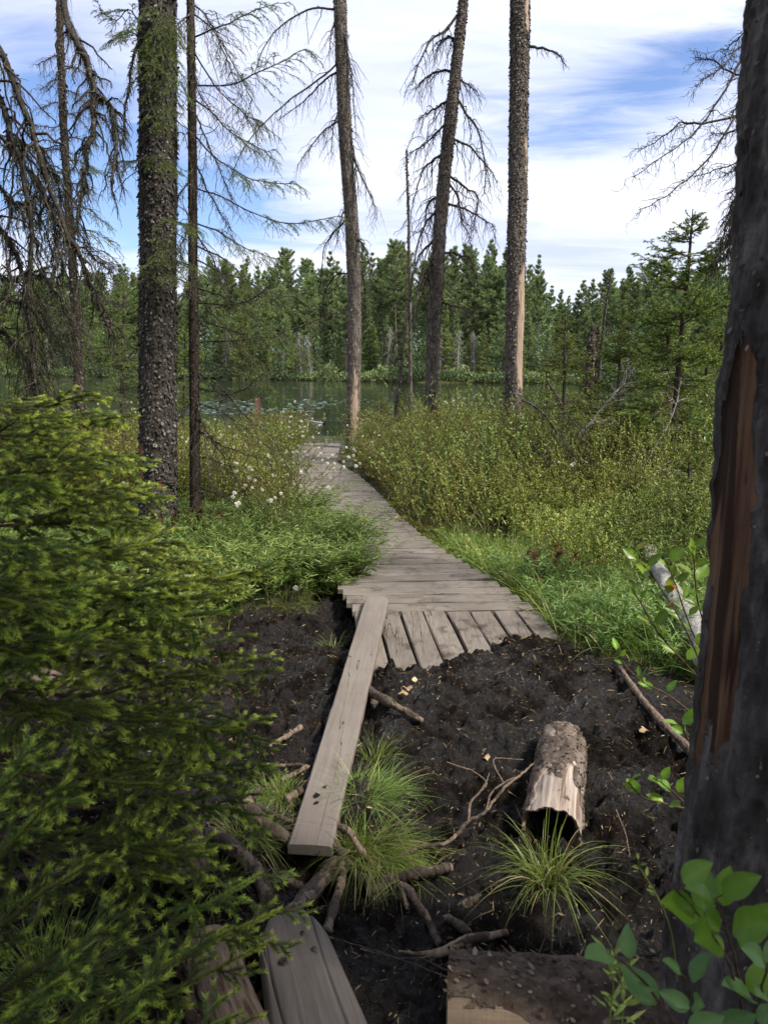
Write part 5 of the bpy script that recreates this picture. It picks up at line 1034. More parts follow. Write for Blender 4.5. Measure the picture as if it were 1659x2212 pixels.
root('branch', 'long thin forked branch lying across the mud toward the hollow log', [(846, 1856), (905, 1832), (960, 1822), (990, 1800), (1010, 1775), (1050, 1752), (1085, 1705), (1130, 1668), (1160, 1640)], [.03, .05, .06, .09], .0075, .0035, 70, forks=(([(1012, 1775), (1016, 1735), (1035, 1712), (1050, 1690), (1020, 1665), (1000, 1658), (965, 1646)], .005, .002), ([(1050, 1750), (1062, 1712), (1090, 1690), (1110, 1680)], .004, .003), ([(1090, 1695), (1068, 1655), (1072, 1638), (1130, 1642)], .0035, .002), ([(1035, 1712), (1050, 1688), (1056, 1670)], .003, .0015)), cat='branch', K=110, wob=.002)
for k, pix in enumerate([[(880, 2052), (930, 2080), (965, 2095), (1010, 2100)], [(690, 2020), (780, 2045), (840, 2065), (965, 2110)], [(780, 2050), (860, 2070), (930, 2066)], [(1330, 1750), (1350, 1800), (1360, 1850)]]):
    root('twig', ['thin curved twig below the wet curved branch', 'long thin twig running from the hewn log to the bark log', 'thin twig just under the wet curved branch', 'bare thin twig right of the hollow log'][k], pix, [.02, .03], .0028, .0015, 80 + k, cat='twig', nth=6, K=40)

root('fallen_log', 'silvery fallen log running down through the grass to the large near trunk', [(1400, 1190), (1450, 1280), (1490, 1340), (1525, 1420)], [.20, .22, .16], .050, .066, 90, 'pale_log', nth=40, K=120, cat='log', group='weathered logs in the grass at the right')
root('stick', 'long straight stick lying on the smooth silt left of the large near trunk', [(1338, 1442), (1375, 1495), (1420, 1550), (1492, 1622)], [.03, .035, .03], .0125, .016, 91, nth=18, K=90, cat='stick')
root('mossy_log', 'short rotten mossy log at the edge of the silt, under the grass', [(1265, 1368), (1310, 1346), (1350, 1330), (1395, 1316)], [.03, .05, .05], .040, .034, 92, nth=30, K=70, cat='log', group='weathered logs in the grass at the right')
root('stump', 'pale rotten upright stump half hidden behind the left spruce boughs', [(395, 1905), (400, 1800), (402, 1700)], [0, .12, .25], .07, .045, 93, nth=30, K=60, cat='stump', group=None)
root('fallen_log', 'pale fallen log glimpsed through the spruce boughs at the left edge', [(-40, 1470), (40, 1462), (130, 1480), (220, 1530)], [.12, .16, .12], .045, .05, 94, nth=30, K=70, cat='log', group=None)
# post in the water and a floating pole
p = at(558, 905, 22.5); g = G(); zt_ = at(558, 861, 22.5)[2]; V = []; 
for z_, sc_ in ((-1.3, 1), (zt_ - .03, 1), (zt_, .8)):
    for a, b in ((-.07, -.07), (.07, -.07), (.07, .07), (-.07, .07)): V.append((p[0] + a * sc_, 22.5 + b * sc_, z_))
F = [(k * 4 + j, k * 4 + (j + 1) % 4, k * 4 + 4 + (j + 1) % 4, k * 4 + 4 + j) for k in range(2) for j in range(4)] + [(8, 9, 10, 11)]
g.add(V, F, .5); 
for a in (-.052, .052): g.add(np.array([(p[0] + a - .018, 22.5 - .075, -1.2), (p[0] + a + .018, 22.5 - .075, -1.2), (p[0] + a + .018, 22.5 - .075, zt_ + .02), (p[0] + a - .018, 22.5 - .075, zt_ + .02), (p[0] + a - .018, 22.5 + .02, -1.2), (p[0] + a + .018, 22.5 + .02, -1.2), (p[0] + a + .018, 22.5 + .02, zt_ + .02), (p[0] + a - .018, 22.5 + .02, zt_ + .02)]), [(0, 1, 2, 3), (5, 4, 7, 6), (1, 5, 6, 2), (4, 0, 3, 7), (3, 2, 6, 7)], .9)
g.build('wooden_post', M['post'], label='reddish brown wooden post standing in the lake beyond the left shrubs', cat='post', smooth=False)
A = gz(598, 898, WATER); B = gz(700, 916, WATER); g = G(); P_ = smooth([A, (A + B) / 2 + np.array([0, .05, 0]), B], 30, .01); tubes(g, P_, np.linspace(.035, .055, 30)[None], 8); g.build('floating_pole', M['twig_grey'], origin=A, label='pale thin pole floating in the lake near the boardwalk end', cat='driftwood')
A = gz(640, 918, WATER); B = gz(560, 916, WATER); g = G(); P_ = smooth([A, B], 20, .01); tubes(g, P_, np.linspace(.03, .03, 20)[None], 8); g.build('floating_pole', M['twig_grey'], origin=A, label='second pole floating level beside the brown post', cat='driftwood')
# lily pads
r = np.random.default_rng(14); g = G(); n_ = 2300; px = r.uniform(430, 1180, n_); 
py = np.where(r.random(n_) < .86, 858 + 38 * r.beta(2.2, 1.8, n_), 839 + r.normal(0, 1.6, n_)); keep = vn(np.stack([px * .012, py * .09, px * 0], -1)) > -.15; px = px[keep]; py = py[keep]
v_ = (1106 - py) / FP; dY = math.cos(PITCH) + v_ * math.sin(PITCH); dZ = -math.sin(PITCH) + v_ * math.cos(PITCH); tt = (WATER - 1.6) / dZ; X = (px - 829.5) / FP * tt; Yp = dY * tt
th = np.arange(9) / 9 * 2 * np.pi; rad = r.uniform(.05, .13, len(X)); tilt = r.normal(0, .05, (len(X), 2))
cx_ = np.cos(th)[None] * rad[:, None]; cy_ = np.sin(th)[None] * rad[:, None]; V = np.stack([X[:, None] + cx_, Yp[:, None] + cy_, WATER + .010 + cx_ * tilt[:, :1] + cy_ * tilt[:, 1:]], -1)
ok = (Yp > near_shore(X) + .3) & (Yp < far_shore(X) - 2); V = V[ok]; g.add(V.reshape(-1, 3), np.arange(len(V) * 9).reshape(-1, 9), np.repeat(r.uniform(0, 1, len(V)), 9))
m, n = newmat('lily_pads'); M['lily'] = m; n.out(n.add('ShaderNodeBsdfPrincipled', {'Base Color': (.075, .115, .05, 1), 'Roughness': .24, 'Specular IOR Level': .6}))
g.build('lily_pads', M['lily'], label='scattered lily pads glinting on the lake beyond the boardwalk', cat='lily pads', kind='stuff', smooth=False)

# ------------------------------------------------------------------ low vegetation
def pts_in(n_, x0, x1, y0, y1, fn, r):
    x = r.uniform(x0, x1, n_); y = np.sqrt(r.uniform(y0 ** 2, y1 ** 2, n_)) if y0 > 0 else r.uniform(y0, y1, n_)
    k = fn(x, y); x, y = x[k], y[k]; return np.stack([x, y, ground_z(x, y)], -1)
def frust(x, y, m_=.9): return np.abs(x) < y * .53 + m_
def offpath(x, y): return x - pathx(y)
def shrubs(name, label, P, hgt, nl, ll, lw, mat, smat, seed, lean=.22, t0=.25, leafang=.8, tints=(0, 1), br=2, Sw=.0022, push=0, hf=None):
    """upright thin stems, each with side twigs, carrying small leaves"""
    r = np.random.default_rng(seed); n_ = len(P); K = 5; s = np.linspace(0, 1, K)[None, :, None]; h = (hgt * r.uniform(.65, 1.12, n_) * (np.clip(.95 + .62 * vn(np.stack([P[:, 0] * 1.25, P[:, 1] * 1.25, P[:, 0] * 0 + 12], -1)), .42, 1.42) if hf is None else hf(P[:, 0], P[:, 1])))[:, None, None]
    ln = r.normal(0, lean, (n_, 1, 3)); ln[..., 2] = 0
    if push: near_ = np.exp(-np.abs(np.abs(offpath(P[:, 0], P[:, 1])) - HW) / .34) * np.clip((P[:, 1] - 4.78) / .25, 0, 1); ln[..., 0] += (push * near_ * r.uniform(.4, 1.25, n_))[:, None]
    S = P[:, None] + (np.array([0, 0, 1.]) + ln * s) * s * h; w_ = r.normal(0, .012, S.shape); w_[:, 0] = 0; S = S + np.cumsum(w_, 1)
    g = G(); dist = np.hypot(P[:, 0], P[:, 1]); tubes(g, S, (Sw * np.maximum(1, dist / 7))[:, None] * np.linspace(1, .45, K)[None], 3, mi=0)
    allS = S; base = np.clip(.5 + .55 * vn(np.stack([P[:, 0] * .9, P[:, 1] * .9, P[:, 0] * 0 + seed], -1)) + r.normal(0, .10, n_), 0, 1); bt = base
    if br:
        Q, t, _ = kids(S, br, .35, .9, .5, hgt * .42, K, -.05, 1.4, .3, .04, r=r, radial=True); tubes(g, Q, (Sw * .6 * np.maximum(1, np.repeat(dist, br) / 7))[:, None] * np.ones((1, K)), 3, mi=0); allS = np.concatenate([S, Q]); bt = np.concatenate([base, np.repeat(base, br)])
    ni = len(allS) * nl; i = np.repeat(np.arange(len(allS)), nl); t = r.uniform(t0, 1, ni); t = np.where(i >= n_, r.uniform(.1, 1, ni), t); p, T = sample(allS, i, t)
    a = r.uniform(0, 6.283, ni); d = nrm(T * math.cos(leafang) + np.stack([np.cos(a), np.sin(a), 0 * a], -1) * math.sin(leafang) + r.normal(0, .12, (ni, 3)))
    fs = np.maximum(1, dist / 9); fs = np.concatenate([fs, np.repeat(fs, br)]) if br else fs
    L = ll * r.uniform(.6, 1.2, ni) * (1.15 - .35 * t) * fs[i] ** .35; W = lw * r.uniform(.7, 1.2, ni) * fs[i] ** .6
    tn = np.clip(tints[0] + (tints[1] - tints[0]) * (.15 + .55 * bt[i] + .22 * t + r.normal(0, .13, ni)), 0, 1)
    leaves(g, p, d, np.array([0, 0, 1.]) + r.normal(0, .25, (ni, 3)), L, W, tn, 1)
    return g.build(name, [M[smat], M[mat]], label=label, cat='shrubs', kind='stuff')
r = np.random.default_rng(31)
def denser(x, y, f=.5): return vn(np.stack([x * 1.1, y * 1.1, x * 0 + 2.2], -1)) > -f
def lakeside(x, y): return y < near_shore(x) - .1
R1 = lambda x, y: (offpath(x, y) > HW + .10 + .12 * vn(np.stack([y * 1.5, y * 0, y * 0], -1))) & frust(x, y) & (y + .5 * vn(np.stack([x * 1.4, y, x * 0], -1)) > np.interp(x, [-2, .3, 1.0, 2.0, 3.0, 6, 12], [5.6, 6.3, 5.9, 6.3, 6.0, 5.5, 5])) & lakeside(x, y)
L1 = lambda x, y: (offpath(x, y) < -HW - .06 - .1 * vn(np.stack([y * 1.5, y * 0 + 5, y * 0], -1))) & frust(x, y) & (y + .4 * vn(np.stack([x * 1.4, y, x * 0], -1)) > 6.5) & ((x > -1.35) | (y > 7.5)) & lakeside(x, y)
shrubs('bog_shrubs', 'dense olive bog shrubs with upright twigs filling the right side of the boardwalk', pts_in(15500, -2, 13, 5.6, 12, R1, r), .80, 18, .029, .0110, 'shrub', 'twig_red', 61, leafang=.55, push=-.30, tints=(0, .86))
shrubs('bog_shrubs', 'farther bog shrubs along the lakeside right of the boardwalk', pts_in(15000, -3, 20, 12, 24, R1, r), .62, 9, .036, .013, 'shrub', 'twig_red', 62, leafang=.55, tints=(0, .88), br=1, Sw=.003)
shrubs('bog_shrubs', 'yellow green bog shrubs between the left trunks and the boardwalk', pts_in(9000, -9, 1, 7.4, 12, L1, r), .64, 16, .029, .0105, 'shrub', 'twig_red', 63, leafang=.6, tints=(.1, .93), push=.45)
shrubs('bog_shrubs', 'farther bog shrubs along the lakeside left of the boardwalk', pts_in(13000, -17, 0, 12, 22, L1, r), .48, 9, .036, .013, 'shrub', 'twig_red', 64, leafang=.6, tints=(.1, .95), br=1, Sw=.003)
PB = pts_in(5200, -1, 7, 5.9, 13, lambda x, y: R1(x, y) & (vn(np.stack([x * .9, y * .9, x * 0 + 21], -1)) > .12), r)
shrubs('leafy_shrubs', 'fresher green larger-leaved bushes in rounded clumps among the right-hand bog shrubs', PB, .86, 10, .042, .017, 'forb', 'twig_red', 77, lean=.30, leafang=.8, t0=.35, tints=(.1, .8))
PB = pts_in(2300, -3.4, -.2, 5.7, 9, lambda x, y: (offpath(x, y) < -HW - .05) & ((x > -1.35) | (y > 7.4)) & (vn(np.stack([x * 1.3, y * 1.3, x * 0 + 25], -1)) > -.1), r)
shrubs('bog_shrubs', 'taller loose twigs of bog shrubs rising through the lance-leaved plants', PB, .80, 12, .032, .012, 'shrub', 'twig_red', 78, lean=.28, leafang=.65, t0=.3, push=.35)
# lance-leaved forbs on the left, crowding the boardwalk edge
F1 = lambda x, y: (offpath(x, y) < -HW + .22 + .10 * vn(np.stack([y * 3, y * 0, y * 0 + 7], -1)) * 2 - .10 * ss(5.1, 4.85, y) + .10 * (y > 5.1) * (y < 6.6)) & (mudmask(x, y) < .45) & (y < 7.3 + .6 * vn(np.stack([x * 1.4, y, x * 0 + 3], -1))) & (x > -4.5) & ((offpath(x, y) < -HW - .02) | (y > 5.05))
P_ = pts_in(8200, -4.2, .6, 4.2, 8.6, F1, r); P_[:, 2] = np.where(offpath(P_[:, 0], P_[:, 1]) > -HW, P_[:, 2], P_[:, 2])
shrubs('lance_leaf_plants', 'lush bright green lance-leaved plants spilling over the left edge of the boardwalk', P_, .54, 22, .070, .0088, 'forb', 'stem_green', 65, lean=.36, push=1.3, hf=lambda x, y: np.interp(x, [-3, -1.5, -1.0, -.7], [.26, .34, .68, .88]) * (1 + .45 * vn(np.stack([x * 3, y * 3, x * 0], -1))), t0=.12, leafang=1.05, br=1, Sw=.0016)
P_ = pts_in(1500, -1.2, .3, 4.86, 6.6, lambda x, y: (offpath(x, y) > -HW - .22) & (offpath(x, y) < -HW + .13 * ss(4.95, 5.1, y)), r)
shrubs('lance_leaf_plants', 'lance-leaved plants arching far out over the left half of the near boardwalk', P_, .40, 24, .066, .0085, 'forb', 'stem_green', 69, lean=.30, push=1.7, hf=lambda x, y: .8 + .3 * vn(np.stack([x * 3, y * 3, x * 0], -1)), t0=.12, leafang=1.05, br=1, Sw=.0015)
F2 = lambda x, y: (offpath(x, y) > HW + .10) & (mudmask(x, y) < .5) & (y < np.interp(x, [.3, 1.0, 2.0, 3.0], [6.3, 6.0, 6.2, 6.0])) & frust(x, y)
shrubs('lance_leaf_plants', 'lance-leaved plants mixed in the grass right of the boardwalk', pts_in(2600, .4, 4.0, 3.0, 6.4, F2, r), .26, 24, .055, .0080, 'forb', 'stem_green', 66, lean=.35, t0=.1, leafang=1.0, br=1, Sw=.0014)
shrubs('sweet_gale', 'olive shrub layer under the right-hand spruces', pts_in(3600, 1.2, 5.5, 5.0, 7.6, lambda x, y: frust(x, y) & (offpath(x, y) > HW + .3), r), .46, 16, .030, .010, 'shrub', 'twig_red', 67, leafang=.7)
shrubs('red_seedlings', 'small reddish shrub seedlings in the grass at the foot of the slim spruce', np.concatenate([pts_in(40, -1.95, -1.35, 6.1, 6.6, lambda x, y: x > -9, r), pts_in(12, .95, 1.3, 4.9, 5.2, lambda x, y: x > -9, r)]), .30, 26, .035, .011, 'red', 'twig_red', 68, lean=.3)
def sedges(name, label, P, L, W, bend, mat, seed, per=1, spread=.5, K=5, tints=(.0, .85), cat='grass'):
    r = np.random.default_rng(seed); P = np.repeat(P, per, 0) + r.normal(0, .02, (len(P) * per, 3)) * np.array([1, 1, 0]); n_ = len(P); d = nrm(np.stack([r.normal(0, spread, n_), r.normal(0, spread, n_), np.ones(n_)], -1))
    base = np.clip(.5 + .5 * vn(np.stack([P[:, 0] * 1.3, P[:, 1] * 1.3, P[:, 0] * 0 + seed], -1)) + r.normal(0, .2, n_), 0, 1); tn = tints[0] + (tints[1] - tints[0]) * base; tn = np.where(r.random(n_) < .06, 1, tn)
    g = G(); blades(g, P, d, L * r.uniform(.5, 1.25, n_), W * r.uniform(.7, 1.2, n_) * np.maximum(1, np.hypot(P[:, 0], P[:, 1]) / 7), bend * r.uniform(.3, 1.4, n_), K, tn, r=r); return g.build(name, M[mat], label=label, cat=cat, kind='stuff')
sedges('sedge_grass', 'tall bright sedge grass along the right edge of the boardwalk', pts_in(9500, .4, 4.2, 2.9, 6.6, F2, r), .36, .0044, .38, 'sedge', 71, 4, tints=(.25, .95))
sedges('sedge_grass', 'fine grass among the lance-leaved plants left of the boardwalk', pts_in(3600, -4.2, .5, 4.3, 8, F1, r), .34, .0036, .4, 'sedge', 72, 3)
sedges('sedge_grass', 'tall thin sedge by the lake end of the boardwalk, left side', pts_in(3000, -6, -1.2, 10, 20.5, L1, r), .62, .006, .25, 'sedge', 73, 2, .22)
sedges('sedge_grass', 'thin grass blades between the right-hand shrubs', pts_in(2600, -1, 8, 6, 14, R1, r), .55, .004, .3, 'sedge', 74, 2, .3)
sedges('dry_grass', 'flattened straw and grass bits at the ragged edge of the mud', pts_in(1500, -1.9, 3.0, 3.0, 5.2, lambda x, y: (np.abs(mudmask(x, y) - .5) < .49) & (np.abs(offpath(x, y)) > HW + .02), r), .16, .003, .9, 'sedge', 75, 3, 1.2, 4, (.2, 1.1))
# moss cushions
g = G(); n_ = 26000; x = r.uniform(-1.5, 4, n_); y = r.uniform(4.6, 9, n_); o_ = offpath(x, y); k = ((o_ > HW - .05 + .05 * vn(np.stack([y * 5, x, x * 0], -1))) & (o_ < HW + .5) & (y > 5.6)) | ((vn(np.stack([x * 1.7, y * 1.7, x * 0 + 6], -1)) > .2) & (o_ > HW + .6)); x, y = x[k], y[k]
z = ground_z(x, y) + .09 * np.clip(.4 + vn(np.stack([x * 5, y * 5, x * 0 + 1], -1)), 0, 1) * r.uniform(.5, 1, len(x)) ** .4 + np.where(offpath(x, y) < HW + .1, .05, .02); q = np.stack([x, y, z], -1)
dr = nrm(r.normal(0, .5, q.shape) + np.array([0, 0, 1.])); leaves(g, q, dr, r.normal(0, 1, q.shape), .022 * r.uniform(.6, 1.4, len(q)), .009, np.clip(.5 + .6 * vn(q * 4) + r.normal(0, .15, len(q)), 0, 1)); g.build('moss_cushions', M['moss'], label='yellow green moss cushions along the right edge of the boardwalk', cat='moss', kind='stuff')
# bits of straw, bark and dead grass trodden into the mud
def litter(n_, fn, L, W, seed, label, tmax=1.0, box=(-2.4, 2.6, 1.0, 4.8)):
    r = np.random.default_rng(seed); x = r.uniform(box[0], box[1], n_); y = r.uniform(box[2], box[3], n_); k = fn(x, y); x, y = x[k], y[k]; n_ = len(x); q = np.stack([x, y, ground_z(x, y) + .004], -1); a = r.uniform(0, 6.28, n_); d = np.stack([np.cos(a), np.sin(a), r.normal(0, .25, n_)], -1)
    g = G(); l_ = L * r.gamma(2, .5, n_); leaves(g, q, d, np.array([0, 0, 1.]) + r.normal(0, .5, (n_, 3)), l_, W * r.uniform(.5, 1.4, n_), np.clip(r.beta(1.6, 3.2, n_) * tmax * 1.5 + .12, 0, 1), curl=.1); return g.build('plant_litter', M['straw'], label=label, cat='plant litter', kind='stuff')
litter(34000, lambda x, y: (mudmask(x, y) > .3) & (np.abs(x) < y * .6 + .2), .017, .0022, 81, 'fine straw fibres and plant bits trodden into the black mud')
litter(2600, lambda x, y: (y < 2.5) & (vn(np.stack([x * 3, y * 3, x * 0], -1)) > -.2), .022, .008, 82, 'bark chips and wood scraps strewn on the near mud', .9)
litter(1500, lambda x, y: (np.abs(x - .65) < .75) & (np.abs(y - 3.65) < .28), .016, .006, 83, 'dirt crumbs and straw on the muddy ramp', .7, (-.2, 1.5, 3.2, 4.1))
for k, (px, py) in enumerate(((1050, 1640), (880, 1487), (842, 1417), (900, 1470), (1392, 1580), (870, 1500))):
    p = gpt(px, py, .02); g = G(); th = np.arange(16) / 16 * 2 * np.pi; rr_ = .020 * (1 + .35 * np.cos(th * 5 + k) + .1 * rng.normal(0, 1, 16)); V = np.stack([p[0] + rr_ * np.cos(th), p[1] + rr_ * np.sin(th) * .9, p[2] + .008 * np.sin(th * 2 + k) + .006], -1)
    V = np.vstack([V, p + (0, 0, .002)]); g.add(V, [(i, (i + 1) % 16, 16) for i in range(16)], rng.random()); g.build('dead_leaf', M['tan'], origin=p, label=['tan dead leaf by the pale wood chip', 'tan dead leaf below the ramp, leftmost of three', 'tan dead leaf at the muddy foot of the ramp boards', 'tan dead leaf close under the ramp boards', 'tan dead leaf on the silt by the long straight stick', 'lowest tan dead leaf below the ramp'][k], cat='dead leaf', group='dead leaves on the mud')

# grass tufts
def tuft(label, px, py, rad, L, n_, seed, bend=.75, W=.0026, lean=(0, 0), tints=(.2, 1.0), spread=.55):
    r = np.random.default_rng(seed); p = gpt(px, py, .0); a = r.uniform(0, 6.28, n_); q = rad * np.sqrt(r.random(n_)); b = p + np.stack([q * np.cos(a), q * np.sin(a) * .8, 0 * a - .01], -1)
    d = nrm(np.stack([np.cos(a) * q / rad * spread + lean[0] + r.normal(0, .25, n_), np.sin(a) * q / rad * spread + lean[1] + r.normal(0, .25, n_), np.ones(n_)], -1)); g = G()
    blades(g, b, d, L * r.uniform(.4, 1.15, n_), W * r.uniform(.6, 1.2, n_), bend * r.uniform(.3, 1.6, n_), 7, np.where(r.random(n_) < .07, 1, np.clip(r.uniform(*tints, n_) * .85, 0, .88)), r=r); return g.build('grass_tuft', M['sedge'], origin=p, label=label, cat='grass tuft', group='grass tufts in the mud')
tuft('solitary grass tuft with long splayed blades in front of the hollow log', 1180, 1905, .055, .30, 230, 90, .75, .0030, spread=.50)
tuft('grass tuft hugging the right side of the plank, upper of the pair', 790, 1728, .095, .22, 900, 91, .8, .0019, (.25, .1))
tuft('dense grass tuft below the upper one, right of the plank end', 808, 1840, .11, .24, 1100, 92, .9, .0019, (.35, -.05))
tuft('thin upright grass wisps right of the plank above the tufts', 812, 1640, .05, .17, 90, 93, .4, .0018)
tuft('soft grass tuft left of the plank', 600, 1715, .075, .14, 620, 94, .9, .0018, (-.2, .1))
tuft('grass tuft at the lower left of the plank beside the knotty root', 540, 1810, .075, .21, 600, 95, .8, .0018, (0, .1))
tuft('few grass blades hanging over the hole right of the broken branches', 905, 1895, .04, .20, 60, 96, .9, .0024)
tuft('grass tuft behind the lower left boughs', 330, 1850, .09, .18, 420, 97, .6, .0022); tuft('upright grass tuft at the bottom left', 110, 2130, .09, .25, 420, 98, .4, .0026)
tuft('grass tuft deep under the left spruce boughs', 470, 1905, .06, .16, 220, 99, .7, .0022); tuft('grass tuft by the silt at the foot of the mossy log', 1300, 1385, .10, .17, 420, 100, .6, .0028); tuft('grass tuft above the silt left of the silvery log', 1385, 1390, .12, .20, 500, 101, .6, .0030)
tuft('small green wisps just above the mud left of the boardwalk corner', 712, 1400, .06, .13, 50, 102, .4, .0026)

# cotton grass
def cotton_mesh(seed):
    r = np.random.default_rng(seed); g = G(); K = 5; H = .30; C = smooth([(0, 0, 0), (.01, 0, H * .5), (r.normal(0, .04), r.normal(0, .04), H)], K); tubes(g, C, np.full((1, K), .0016), 3, mi=0)
    n_ = 240; d = nrm(r.normal(0, 1, (n_, 3)) + np.array([0, 0, -.1])); b = C[-1] + d * .004; leaves(g, b, d, r.normal(0, 1, (n_, 3)), .017 * r.uniform(.5, 1.3, n_), .0050, r.uniform(.2, 1, n_), 1, curl=.2); return g.mesh('cottongrass', [M['stem_green'], M['cotton']])
CM = [cotton_mesh(k) for k in range(5)]; r = np.random.default_rng(17); cnt = 0
def cotton(px, py, Yc, zone, s_=1.0):
    global cnt
    p = at(px, py, Yc); o = bpy.data.objects.new('cottongrass', CM[cnt % 5]); COL.objects.link(o); sc_ = max(.85, Yc / 11.5) * s_ * r.uniform(.7, 1.2); o.scale = (sc_,) * 3; o.location = (p[0], p[1], p[2] - .30 * sc_); o.rotation_euler = (r.normal(0, .12), r.normal(0, .12), r.uniform(0, 6.28)); cnt += 1
    tag(o, zone, 'cottongrass', 'white cottongrass heads in the bog')
for px, py, Yc, zn in ((632, 1271, 4.75, 'cottongrass head hanging over the black mud left of the boardwalk corner'), (713, 1142, 6.2, 'cottongrass head in the lush leaves nearest the boardwalk bend'), (592, 1143, 6.3, 'cottongrass head deep in the lance-leaved plants'), (586, 1180, 5.8, 'small cottongrass head below the one deep in the lance-leaved plants'), (806, 1169, 5.9, 'cottongrass head leaning over the boardwalk'), (733, 1108, 7, 'cottongrass head at the leafy boardwalk bend'), (637, 866, 14, 'tall cottongrass head above the water right of the brown post'), (305, 1052, 6.5, 'cottongrass head against the foot of the thickest trunk'), (302, 1078, 6.5, 'lower cottongrass head against the foot of the thickest trunk')): cotton(px, py, Yc, zn, .9 if Yc > 7 else 1.0)
for n_, x0, x1, y0, y1, Ya, Yb, zn in ((70, 435, 700, 905, 1025, 14.5, 10.0, 'cottongrass among the shrubs between the slim spruce and the boardwalk end'), (30, 480, 740, 985, 1100, 10, 7.6, 'cottongrass in the shrubs beside the middle of the boardwalk, left side'), (34, 5, 300, 860, 925, 18, 14, 'cottongrass near the water beyond the shaggy dead limbs'), (14, 180, 300, 925, 1050, 13, 8, 'cottongrass left of the thickest trunk'), (12, 382, 412, 890, 1010, 14, 9, 'cottongrass between the thickest trunk and the slim spruce'),
                                      (22, 620, 690, 880, 950, 17, 14, 'cottongrass by the lake end of the boardwalk'), (20, 760, 900, 895, 975, 13.5, 10.5, 'cottongrass between the straight and leaning dead trunks'), (18, 700, 790, 950, 1035, 12, 9, 'cottongrass on the right rim of the boardwalk'), (34, 960, 1095, 850, 895, 19, 14, 'cottongrass between the leaning and peeled dead trunks'), (16, 895, 990, 880, 940, 14, 11, 'cottongrass around the foot of the leaning dead trunk'), (24, 1130, 1400, 880, 1010, 17, 8.5, 'cottongrass scattered under the right-hand spruces')):
    for k in range(n_):
        f = r.beta(1.2, 1.5); py = y0 + (y1 - y0) * f; px_ = r.uniform(x0, x1); q = gz(px_, py, .40 if py < 930 else .60); yc = q[1] if 0 < q[1] < 19.5 else r.uniform(16, 19.5); cotton(px_, py, yc + r.uniform(-.5, .1), zn, .85)

# broad-leaved saplings at the right and bottom
def sapling(label, stems, Yd, L, W, n_, seed, mat='broad', smat='twig_brown', rs=.003, group='broad-leaved saplings by the near trunk', curl=.12, lt=(.25, .85), flip=False, red=0, name='leafy_sapling', start=.1):
    r = np.random.default_rng(seed); t = thing(name, label, 'sapling', limb_world(stems[0], Yd, Yd, 2)[0], group)
    g = G(); gl = G()
    for si, pix in enumerate(stems):
        P = limb_world(pix, Yd + .03 * si, Yd - .05, 14, .002)[None]; tubes(g, P, np.linspace(rs, rs * .45, 14)[None], 6)
        tt = np.linspace(start, .99, n_) + r.normal(0, .03, n_); p, T = sample(P, np.zeros(n_, int), tt); a = np.arange(n_) * 2.4 + r.normal(0, .3, n_)
        side = np.stack([np.cos(a), np.sin(a) * .7 - .1, 0 * a], -1); d = nrm(T * .55 + side * .8 + np.array([0, 0, .30]) + r.normal(0, .12, (n_, 3))); pet = p + d * L * .18
        tubes(g, np.stack([p, pet], 1), np.full((1, 2), rs * .35), 3)
        view = nrm(CAM - pet); up_ = nrm(np.array([0, 0, 1.]) * .8 + view * .75 + r.normal(0, .30, (n_, 3)))
        ls = L * r.uniform(.65, 1.15, n_) * (1.05 - .25 * tt); big_leaves(gl, pet, d, up_, ls, ls * (W / L) * r.uniform(.85, 1.1, n_), np.where(r.random(n_) < red, 1.0, r.uniform(*lt, n_)), curl, r)
    g.build('stem', M[smat], t); gl.build('leaves', M[mat], t); return t
def big_leaves(g, base, d, up, L, W, tint, curl, r):
    K = 9; s = np.linspace(0, 1, K); wp = np.sin(np.pi * np.clip(s, 0, 1) ** .85) ** .75; wp[0] = 0; wp[-1] = 0
    sd = nrm(np.cross(d, up)); u_ = np.cross(sd, d); n_ = len(base); L = L[:, None, None]; W = W[:, None, None] / 2
    mid = base[:, None] + d[:, None] * s[None, :, None] * L - u_[:, None] * (s[None, :, None] ** 2) * L * curl; V = []
    for j in (-1, -.5, 0, .5, 1): V.append(mid + sd[:, None] * (wp[None, :, None] * W * j) + u_[:, None] * (wp[None, :, None] * W * (abs(j) ** 1.3) * .35) + u_[:, None] * (.03 * L * np.sin(s * 9)[None, :, None] * abs(j) * wp[None, :, None]))
    V = np.stack(V, 2); idx = np.arange(n_ * K * 5).reshape(n_, K, 5)
    F = np.stack([idx[:, :-1, :-1], idx[:, :-1, 1:], idx[:, 1:, 1:], idx[:, 1:, :-1]], -1).reshape(-1, 4); g.add(V.reshape(-1, 3), F, np.clip((tint[:, None, None] + np.array([-.05, 0, .16, 0, -.05])[None, None] + .05 * np.sin(np.arange(K) * 2.6)[None, :, None] * np.array([1, 1, 0, 1, 1])[None, None] + r.normal(0, .03, (n_, K, 5))).reshape(-1), 0, .93 if tint.max() < .99 else 1))
sapling('leafy sapling with one orange leaf in front of the silvery fallen log', [[(1520, 1450), (1470, 1340), (1420, 1260), (1385, 1215), (1368, 1195)], [(1520, 1420), (1480, 1330), (1460, 1260), (1440, 1215)], [(1525, 1370), (1505, 1290), (1500, 1220), (1495, 1190)], [(1520, 1480), (1450, 1400), (1410, 1350), (1375, 1290), (1358, 1275)]], 2.1, .060, .035, 9, 1, red=.05)
sapling('low leafy twig over the silt above the long straight stick', [[(1500, 1545), (1440, 1500), (1390, 1475), (1350, 1440), (1330, 1405)]], 1.95, .045, .024, 7, 2, start=.25)
sapling('leafy twig left of the near trunk beside the hollow log', [[(1490, 1750), (1430, 1735), (1385, 1720), (1355, 1690)], [(1480, 1735), (1440, 1700), (1410, 1680)], [(1500, 1620), (1478, 1580), (1465, 1560)]], 1.75, .052, .034, 6, 3, start=.2)
